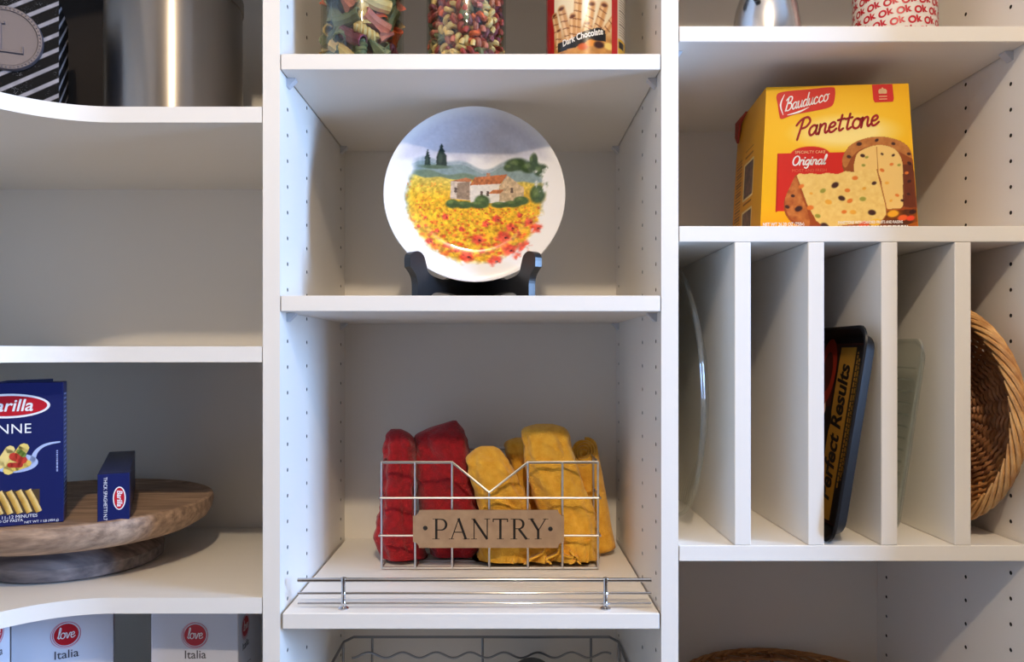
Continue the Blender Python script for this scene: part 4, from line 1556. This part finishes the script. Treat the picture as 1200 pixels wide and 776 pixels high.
def tray_shell(D, H, dep, ins_, lip, t, r):
    def L(x, e, rr):
        return (x, e, D - e, e, H - e, rr)
    # outside of the base -> outer wall -> rolled lip -> inner wall -> inside of the base
    return tray_loops([L(dep, ins_ + lip + .006, r * .7), L(dep - .002, ins_ + lip, r * .8), L(.004, lip + .001, r), L(.0025, 0, r), L(0, .0006, r), L(0, lip - .001, r * .9), L(.004, lip + t, r * .9),
                       L(dep - t - .002, ins_ + lip + t, r * .75), L(dep - t, ins_ + lip + .007, r * .6)])


tilt = math.radians(9.2)
bp_ = thing('baking_pan', 'dark nonstick baking pan leaning in the third tray slot', 'baking pan', (.3895, -.010, Z_R3 + .0012))
bp_.rotation_euler = (0, tilt, 0)
PD_, PH_ = .335, .268
tray_shell(PD_, PH_, .0200, .007, .005, .0014, .024).build('pan_body', M_NONSTICK, bp_, smooth=True)
card = MB().bevbox(.0160, .0175, .030, PD_ - .03, .018, PH_ - .020, .0004).build('paper_insert', M_MAROON, bp_)


def on_card(u, v, k=0):       # u into the slot, v up
    return (.0157 - .0003 * k, u, v)


def card_poly(p, m, name, k=0):
    MB().add([on_card(u, v, k) for u, v in p], [tuple(range(len(p)))]).build(name, m, card)


card_poly([(.032, .020), (.100, .020), (.100, .246), (.032, .246)], M_BLACKCARD, 'black_band')
card_poly([(.052, .022), (.094, .022), (.094, .243), (.052, .243)], M_GOLD, 'gold_band', 1)
mb = MB()
tx = text_mesh('Perfect Results', .040, .0012, .25, xscale=.72)
put(mb, tx, lambda x, y: on_card(.062 + y, .132 + x, 2))
mb.build('lettering', M_INKBLACK, card)
mb = MB()
for i, (u, s) in enumerate(((.044, .17), (.0385, .15), (.0335, .13))):
    put(mb, fine_print(s, .0034, i), lambda x, y: on_card(u + y, .150 + x, 1))
mb.build('lettering', M_GOLD, card)
for k, (u, v, a, b) in enumerate(((.125, .21, .025, .045), (.14, .14, .03, .05), (.12, .08, .02, .04), (.17, .20, .03, .05))):
    mb = MB()
    put(mb, ring2(u, v, .6, 1.0, 28), lambda x, y: on_card(u + (x - u) * a, v + (y - v) * b, 1))
    mb.build('swirl', [M_REDCARD, M_CREAM][k % 2], card)
mb = MB()
put(mb, disc2(0, 0, .012, .020), lambda x, y: on_card(.102 + x, .145 + y, 3))
mb.build('round_seal', M_BLACKCARD, card)

for k, (x, y, lab) in enumerate(((.4738, .012, 'clear ribbed tray nearest the front in the fourth slot'), (.4782, .020, 'clear ribbed tray nested in the middle of the fourth slot'), (.4826, .028, 'clear ribbed tray hindmost of those nested in the fourth slot'))):
    tr = thing('clear_tray', lab, 'tray', (x, y, Z_R3 + .0008), 0, 'nested clear trays')
    tr.rotation_euler = (0, math.radians(8.6), 0)
    tray_shell(.30, .252, .0125, .006, .004, .0012, .022).build('tray_body', M_DISH, tr, smooth=True)
    for q in range(13):
        z = .035 + q * .015
        MB().tube([(.0108, .03, z), (.0108, .27, z + .004)], .0010, 5).build('rib', M_DISH, tr, smooth=True)

gp = thing('glass_platter', 'large round clear glass platter standing on edge in the first slot', 'platter', (.2455, .181, Z_R3 + .1785))
gp.rotation_euler = (0, math.radians(-1.0), 0)
mb = MB()
v, f = [], []
prof = [(0, .012), (.10, .012), (.12, .010), (.140, .003), (.160, -.003), (.175, -.006), (.1775, -.005), (.1775, -.002), (.172, -.0005), (.158, .003), (.142, .009), (.125, .016), (.10, .018), (0, .018)]
n = 120
for r_, x in prof:
    for j in range(n):
        a = 2 * PI * j / n
        fl = .0012 * math.cos(a * 60) if .13 < r_ < .17 else 0
        v.append((-x * -1 + fl, r_ * math.cos(a), r_ * math.sin(a)))
for i in range(len(prof) - 1):
    f += [(i * n + j, i * n + (j + 1) % n, (i + 1) * n + (j + 1) % n, (i + 1) * n + j) for j in range(n)]
mb.add(v, f).build('platter_body', M_DISH, gp, smooth=True)
MB().tube([(-.0055, .1765 * math.cos(a), .1765 * math.sin(a)) for a in np.linspace(0, 2 * PI, 120, endpoint=False)], .0028, 8, True).build('rolled_rim', M_DISH, gp, smooth=True)


# ------------------------------------------------------------------ wicker
def wicker(root, R, base_r, depth, nst, nbase, nside, m_base, m_side, m_rim, rs, rim_r, base_bulge=.0, rim_strands=44):
    """local z = opening direction; the base is at z = 0, the rim at z = depth"""
    def P(r, a, z):
        return (r * math.cos(a), r * math.sin(a), z)

    def prof(s):      # s 0..1 over base, 1..2 up the side
        if s <= 1:
            return s * base_r, base_bulge * (1 - s * s)
        t = s - 1
        return base_r + (R - base_r) * (1 - (1 - t) ** 1.6), depth * t ** 1.25
    for k in range(nst):
        a = 2 * PI * k / nst
        pts = [P(prof(s)[0], a, prof(s)[1]) for s in np.linspace(.08, 2, 16)]
        MB().tube(pts, rs * 1.15, 6).build('stake', m_side, root, smooth=True)
    rows = [(.10 + .9 * (i + .5) / nbase, m_base) for i in range(nbase)] + [(1 + (i + .5) / nside, m_side) for i in range(nside)]
    for i, (s, m) in enumerate(rows):
        r0, z0 = prof(s)
        r1, z1 = prof(min(2, s + .02))
        nn = Vector((-(z1 - z0), 0, (r1 - r0)))
        nn = nn.normalized() if nn.length > 1e-9 else Vector((0, 0, 1))
        k = nst * 6
        pts = []
        for q in range(k):
            a = 2 * PI * q / k
            o = rs * 1.5 * math.cos(a * nst / 2 + (PI if i % 2 else 0) + .0)
            j = rs * .35 * mnoise.noise(Vector((math.cos(a) * 5, math.sin(a) * 5, i * 3.1)))
            pts.append(P(r0 + nn.x * o + j, a, z0 + nn.z * o + j))
        MB().tube(pts, rs, 5, True).build('weaver', m, root, smooth=True)
    # braided rim of slanting strands
    for k in range(rim_strands):
        a0 = 2 * PI * k / rim_strands
        span = 2 * PI / rim_strands * 5.5
        pts = []
        for t in np.linspace(0, 1, 12):
            w = -PI * .7 + t * 2 * PI * .72
            rr, zz = R + rim_r * math.cos(w), depth + rim_r * .9 * math.sin(w)
            pts.append(P(rr, a0 + span * t, zz))
        MB().tube(pts, [rs * 1.2 * (1 - .35 * abs(2 * t - 1)) for t in np.linspace(0, 1, 12)], 6).build('rim_strand', m_rim, root, smooth=True)


wt = thing('wicker_tray', 'round woven wicker tray standing on edge in the rightmost slot', 'basket', (.6090, .113, Z_R3 + .1525))
wicker(wt, .137, .095, .032, 26, 25, 14, M_WICKER_D, M_WICKER, M_WICKER_L, .0025, .0078)
# opening (local z) turned to face left and a little to the front
wt.rotation_euler = (Matrix.Rotation(math.radians(9), 4, 'Z') @ Matrix.Rotation(-PI / 2, 4, 'Y')).to_euler()

wk = thing('wicker_basket', 'round brown wicker basket with braided rim on the bottom right shelf', 'basket', (.425, .174, Z_R4 + .006))
wicker(wk, .172, .135, .118, 26, 6, 14, M_WICKER_D, M_WICKER_D, M_WICKER, .0026, .0085, rim_strands=40)

# ------------------------------------------------------------------ turned wooden stand with pasta boxes
wx, wy = -.606, .160
st_ = thing('cake_stand', 'round weathered wooden footed board holding two navy pasta boxes', 'stand', (wx, wy, Z_L3))
MB().lathe([(0, .0005), (.108, .0005), (.112, .003), (.113, .018), (.108, .024), (.096, .030), (.088, .036), (.086, .046), (0, .046)], 72).build('foot', M_GWOOD, st_, smooth=True)
BT = .086
MB().lathe([(0, .0455), (.120, .0455), (.158, .049), (.172, .057), (.179, .068), (.181, .078), (.1795, BT - .001), (.176, BT + .0005), (.172, BT - .0005), (.168, BT - .002), (0, BT - .002)], 96).build('board', M_WOOD, st_, smooth=True)
ZB = Z_L3 + BT - .0015

# --- penne box
th_ = math.radians(26)
pr = Vector((-.5475, .030))
wbx, hbx, dbx = .138, .1735, .048
pe = thing('penne_box', 'large navy carton of penne standing on the wooden stand', 'carton', (pr.x, pr.y, ZB), th_)
# local: x from -w..0 (right edge at 0), y 0 front .. d back
MB().bevbox(-wbx, 0, 0, dbx, 0, hbx, .0008).build('carton', M_BLUE, pe)
MB().prism([(-.075, hbx - .0005), (-.012, hbx - .0005), (-.012, hbx + .004), (-.06, hbx + .0025)], lambda u, v, t: (u, t, v), .012, .0135).build('top_flap', M_NAVYDARK, pe)
PPM = 93.0 / .1          # photo pixels per metre on this face (about)


def on_pe(off):
    return lambda x, y: (x, -off, y)


def pe_xy(px, py):
    """photo pixel -> local point on the front face"""
    dx, dz = (px - 591) / F, (415 - py) / F
    c, s = math.cos(th_), math.sin(th_)
    # ray (dx, 1, dz)*d + camera; plane through pr with direction (c, s)
    # pr + k*(c, s) = (dx*d, CAMY + d)
    A = np.array([[c, -dx], [s, -1.0]])
    k, d = np.linalg.solve(A, np.array([-pr.x, CAMY - pr.y]))
    return k, E + dz * d - ZB


def pe_put(vf, fn, m, name, off, rot=0.0):
    b = MB()
    b.add([(x, -off, y) for x, y in fn(vf)], vf[1])
    return b.build(name, m, pe)


cxl, czl = pe_xy(9.5, 476)
b = MB()
put(b, ([(1.0 * math.cos(a) * .0435, math.sin(a) * .0148) for a in np.linspace(0, 2 * PI, 48, endpoint=False)], [tuple(range(48))]), on_pe(.0003), cxl, czl, math.radians(0))
lg = b.build('logo_border', M_WHITEINK, pe)
b = MB()
put(b, ([(math.cos(a) * .0405, math.sin(a) * .0122) for a in np.linspace(0, 2 * PI, 48, endpoint=False)], [tuple(range(48))]), on_pe(.0006), cxl, czl)
b.build('logo_oval', M_RED, pe)
b = MB()
put(b, text_mesh('Barilla', .0205, .0003, .22), on_pe(.0009), cxl, czl - .0062)
b.build('logo_lettering', M_WHITEINK, pe)
cx2, cz2 = pe_xy(6.5, 508.5)
b = MB()
put(b, text_mesh('PENNE', .0168, 0, 0, space=1.06), on_pe(.0003), cx2, cz2)
b.build('lettering', M_WHITEINK, pe)
# spoon with penne
b = MB()
sp = [pe_xy(a, c) for a, c in smooth_line([(38, 540), (42, 530), (50, 523), (60, 519.5), (70, 518)], 6)]
b.add([(x, -.0003, y) for x, y in ribbon(sp, [.0060, .0038, .0028, .0018], True)[0]], ribbon(sp, [.0060, .0038, .0028, .0018], True)[1])
ex, ez = pe_xy(18, 543)
put(b, disc2(0, 0, .0235, .0115), on_pe(.0003), ex, ez)
b.build('spoon_picture', mat('spoon_ink', (176, 190, 222), .35), pe)
food = [((10, 551), (28, 525), .0115, (232, 204, 110)), ((0, 545), (12, 527), .010, (236, 210, 130)), ((18, 548), (32, 543), .009, (226, 190, 90)), ((16, 535), (27, 539), .0095, (196, 60, 44)), ((24, 545), (12, 545), .006, (180, 50, 40)), ((23, 529), (28, 533), .006, (120, 140, 60))]
for k, (a, c, w, col) in enumerate(food):
    vf = ribbon([pe_xy(*a), ((pe_xy(*a)[0] + pe_xy(*c)[0]) / 2, (pe_xy(*a)[1] + pe_xy(*c)[1]) / 2), pe_xy(*c)], w)
    MB().add([(x, -.0006 - .0002 * k, y) for x, y in vf[0]], vf[1]).build('food_picture', mat('food_ink', col, .4), pe)
# window with real penne behind its edge: a shallow tray of tubes
wA, wB = pe_xy(-35, 578.5), pe_xy(46.5, 600)
b = MB()
put(b, rect2(wA[0], wB[0], wB[1], wA[1]), on_pe(.0002))
b.build('window_back', mat('window_shade', (70, 52, 24), .6), pe)
M_PENNE = mat('penne_dry', (196, 150, 62), .5, col2=(222, 182, 92), nscale=50)
hh = (wA[1] - wB[1])
for k in range(9):
    xk = wB[0] - .006 - k * .0098
    b = MB().tube([(xk - .0062, .0030, wA[1] - .0005), (xk, .0028, (wA[1] + wB[1]) / 2), (xk + .0052, .0030, wB[1] + .0005)], .0047, 10)
    b.build('penne', M_PENNE, pe, smooth=True)
b = MB()
for s, px, py, sz in (('PERFECTION IN 11-12 MINUTES', 44, 605.5, .0056), ("ITALY'S #1 BRAND OF PASTA", 27, 610.8, .0046), ('NET WT 1 LB (454 g)', 69, 612.5, .0040)):
    x, y = pe_xy(px, py)
    put(b, text_mesh(s, sz, 0, 0, 'RIGHT'), on_pe(.0003), x, max(y, .002))
b.build('small_lettering', M_WHITEINK, pe)
b = MB()
put(b, fine_print(.026, .0018, 4), on_pe(.0003), pe_xy(66, 540)[0], pe_xy(66, 540)[1], -PI / 2)
for k in range(26):
    b.add([(.0003, .006 + a, .02 + k * .0055 + c) for a, c in ((0, 0), (.030, 0), (.030, .002), (0, .002))], [(0, 1, 2, 3)])
b.build('small_lettering', mat('pale_blue_ink', (150, 160, 200), .4), pe)

# --- spaghetti box lying with its end to the front
hd = math.radians(25)
sp_ = W(133, 611, .034)
sg = thing('spaghetti_box', 'narrow navy carton of thick spaghetti with its end facing out', 'carton', (sp_.x, .034, ZB), hd)
sw_, sh_, sl_ = .0355, .0590, .235
MB().bevbox(-sw_ / 2, sw_ / 2, 0, sl_, .0, sh_, .0006).build('carton', M_BLUE, sg)
b = MB()
put(b, ([(math.cos(a) * .0145, math.sin(a) * .0072) for a in np.linspace(0, 2 * PI, 36, endpoint=False)], [tuple(range(36))]), lambda x, y: (x, -.0003, y), .0065, .028, -PI / 2)
b.build('logo_border', M_WHITEINK, sg)
b = MB()
put(b, ([(math.cos(a) * .0132, math.sin(a) * .0058) for a in np.linspace(0, 2 * PI, 36, endpoint=False)], [tuple(range(36))]), lambda x, y: (x, -.0006, y), .0065, .028, -PI / 2)
b.build('logo_oval', M_RED, sg)
b = MB()
put(b, text_mesh('Barilla', .0082, .00015, .2), lambda x, y: (x, -.0009, y), .0042, .028, -PI / 2)
b.build('logo_lettering', M_WHITEINK, sg)
b = MB()
put(b, text_mesh('THICK SPAGHETTI N.7', .0056, 0, 0, xscale=.95), lambda x, y: (x, -.0003, y), -.0108, .0285, -PI / 2)
b.build('lettering', M_WHITEINK, sg)
b = MB()
put(b, fine_print(.028, .004, 5), lambda x, y: (x, y, sh_ + .0003), 0, .012)
b.build('small_lettering', mat('dull_blue_ink', (90, 96, 130), .4), sg)


# ------------------------------------------------------------------ love Italia cartons under the wooden stand's shelf
def love_box(label, right, rot, w, d, top, lx, lz, sx=.030):
    """right: front right bottom corner; lx: logo centre left of that corner; lz: logo height"""
    o = thing('gift_carton', label, 'carton', (right[0], right[1], Z_L4), rot, 'white cartons with a red seal')
    MB().bevbox(-w, 0, 0, d, .0, top - Z_L4, .001).build('carton', M_CARTON, o)

    def seal(fn, cx, cz, k):
        b = MB()
        put(b, disc2(cx, cz, .0138 * k, None, 36), lambda x, y: fn(x, y, .0003))
        b.build('red_seal', M_RED, o)
        b = MB()
        put(b, ring2(cx + .0004, cz + .0003, .0152 * k, .0160 * k), lambda x, y: fn(x, y, .0003))
        put(b, ring2(cx - .0006, cz - .0004, .0164 * k, .0169 * k), lambda x, y: fn(x, y, .0004))
        b.build('seal_ring', mat('rose_ink', (206, 90, 110), .4), o)
        b = MB()
        put(b, script_mesh('love', .0072 * k, .0011 * k, .15, width=.0195 * k), lambda x, y: fn(x, y, .0006), cx - .0100 * k, cz - .0045 * k)
        b.build('seal_lettering', M_WHITEINK, o)
        b = MB()
        put(b, text_mesh('Italia', .0150 * k, .0001, 0), lambda x, y: fn(x, y, .0003), cx, cz - .0300 * k)
        b.build('lettering', M_GREYINK, o)
    seal(lambda x, y, e: (x, -e, y), -lx, lz - Z_L4, 1.0)
    seal(lambda x, y, e: (e, x, y), sx, lz - Z_L4, .95)
    b = MB()
    for k in range(4):
        q = ribbon(smooth_line([(.012 + i * .008, lz - Z_L4 - .052 - k * .012 + .0012 * math.sin(i * 2.2 + k)) for i in range(6)], 4), .0008)
        b.add([(.0003, x, y) for x, y in q[0]], q[1])
    b.build('script_lines', M_GREYINK, o)
    return o


zc_ = W(230, 742, .07).z
# box beside the partition
rB = W(279, 742, .065)
love_box('white carton with red seal beside the partition, rightmost of its shelf', (rB.x, .065), math.radians(2), .1105, .10, E - .318, .0545, zc_)
rA = W(133, 744, .085)
love_box('white carton with red seal catching blue light under the wooden stand', (rA.x, .085), math.radians(27), .1135, .10, E - .318, .0535, W(77, 744, .06).z)
love_box('white carton with red seal cut off by the left edge of the photo', (-.6055, -.10), 0.0, .115, .1185, E - .318, .055, W(0, 744, -.01).z, .091)

# ------------------------------------------------------------------ top of the left bay: striped box and steel canister
tb = math.radians(24)
bc_ = W(69, 100, .055)
sb = thing('striped_box', 'black and silver striped box with a round pewter L medallion', 'box', (bc_.x, .055, Z_L1), tb)
sbw, sbd, sbh = .146, .09, .155


def stripe_ink(slope, off, flip=1):
    def ink(U, V, w):
        X, Y = U * w, (1 - V) * sbh
        t = np.mod((Y + slope * X + off) / .0196, 1)
        p = Paint(X, Y, (7, 7, 8))
        n = fbm(X * 30 + 1, Y * 30 + 1, 3, 4)
        spark = np.random.default_rng(5).random(X.shape)
        p.mix(np.clip((.34 - t) / .05, 0, 1) * np.clip(t / .05, 0, 1) * (.72 + .3 * n), (158, 154, 158))
        p.mix((spark > .93) * np.clip((n - .5) * 4, 0, 1) * .6, (170, 168, 172))
        return p.im
    return ink


sk1, sk2 = stripe_ink(.66, 0), stripe_ink(.66, .006)
canvas('striped_front', 221, 221, lambda U, V: (-sbw + U * sbw, 0 * U, .0005 + V * sbh), lambda U, V: sk1(U, V, sbw), M_PRINT_MATT, sb)
canvas('striped_side', 121, 201, lambda U, V: (0 * U, U * sbd, .0005 + V * sbh), lambda U, V: sk2(U, V, sbd), M_PRINT_MATT, sb)
mb = MB()
mb.add([(-sbw, 0, .0005), (0, 0, .0005), (0, sbd, .0005), (-sbw, sbd, .0005), (-sbw, 0, sbh + .0005), (0, 0, sbh + .0005), (0, sbd, sbh + .0005), (-sbw, sbd, sbh + .0005)],
       [(0, 3, 2, 1), (4, 5, 6, 7), (2, 3, 7, 6), (3, 0, 4, 7)])
mb.build('box_shell', M_BLACKCARD, sb, recalc=False)
MC = W(9, 41, .03)
mdx, mdz = -.056, MC.z - Z_L1 - .004
md = MB().lathe([(0, -.004), (.030, -.004), (.0335, -.0042), (.0345, -.0055), (.0385, -.0055), (.0395, -.004), (.040, 0)], 56, (mdx, 0, mdz), axis='y').build('medallion', M_PEWTER, sb, smooth=True)
b = MB()
for k in range(52):
    a = 2 * PI * k / 52
    b.lathe([(.0011, 0), (.0008, -.0008), (0, -.001)], 6, (mdx + .0365 * math.cos(a), -.0055, mdz + .0365 * math.sin(a)), axis='y')
b.build('bead_ring', M_PEWTER, md)
b = MB()
for x0_, x1_b, z0_, z1_ in ((-.008, -.0045, -.016, .018), (-.012, -.001, .0165, .019), (-.012, .018, -.018, -.0155), (.0165, .0185, -.018, -.009)):
    b.bevbox(mdx + x0_, mdx + x1_b, -.0062, -.0035, mdz + z0_, mdz + z1_, .0004)
b.build('letter', M_PEWTER, md)

bk0, bk1 = W(66, 60, .20), W(136, 60, .20)
dk = thing('charcoal_box', 'plain charcoal box half hidden between striped box and steel canister', 'box', ((bk0.x + bk1.x) / 2, .20, Z_L1))
hw_ = (bk1.x - bk0.x) / 2
M_CHAR = mat('charcoal_card', (42, 38, 38), .7, bump=.05, bscale=200, spec=.2)
MB().bevbox(-hw_, hw_, 0, .085, .0005, .236, .0012).build('base', M_CHAR, dk)
MB().bevbox(-hw_ - .0015, hw_ + .0015, -.0015, .0865, .2365, .262, .0012).build('lid', M_CHAR, dk)

sc_ = W(205.5, 60, .165)
can = thing('steel_canister', 'tall brushed stainless steel canister on the curved top shelf', 'canister', (sc_.x, .165, Z_L1))
CR = .0905
MB().lathe([(0, .0005), (CR - .002, .0005), (CR, .002), (CR, .195), (CR - .001, .197), (0, .197)], 96).build('body', M_STEEL, can, smooth=True)
MB().lathe([(0, .1965), (CR + .0012, .1965), (CR + .0018, .1985), (CR + .0018, .212), (CR - .002, .216), (.03, .222), (0, .222)], 96).build('lid', M_STEEL, can, smooth=True)
MB().lathe([(.006, .2215), (.006, .23), (.014, .234), (.014, .242), (.01, .246), (0, .247)], 24).build('knob', M_BLACKPL, can, smooth=True)
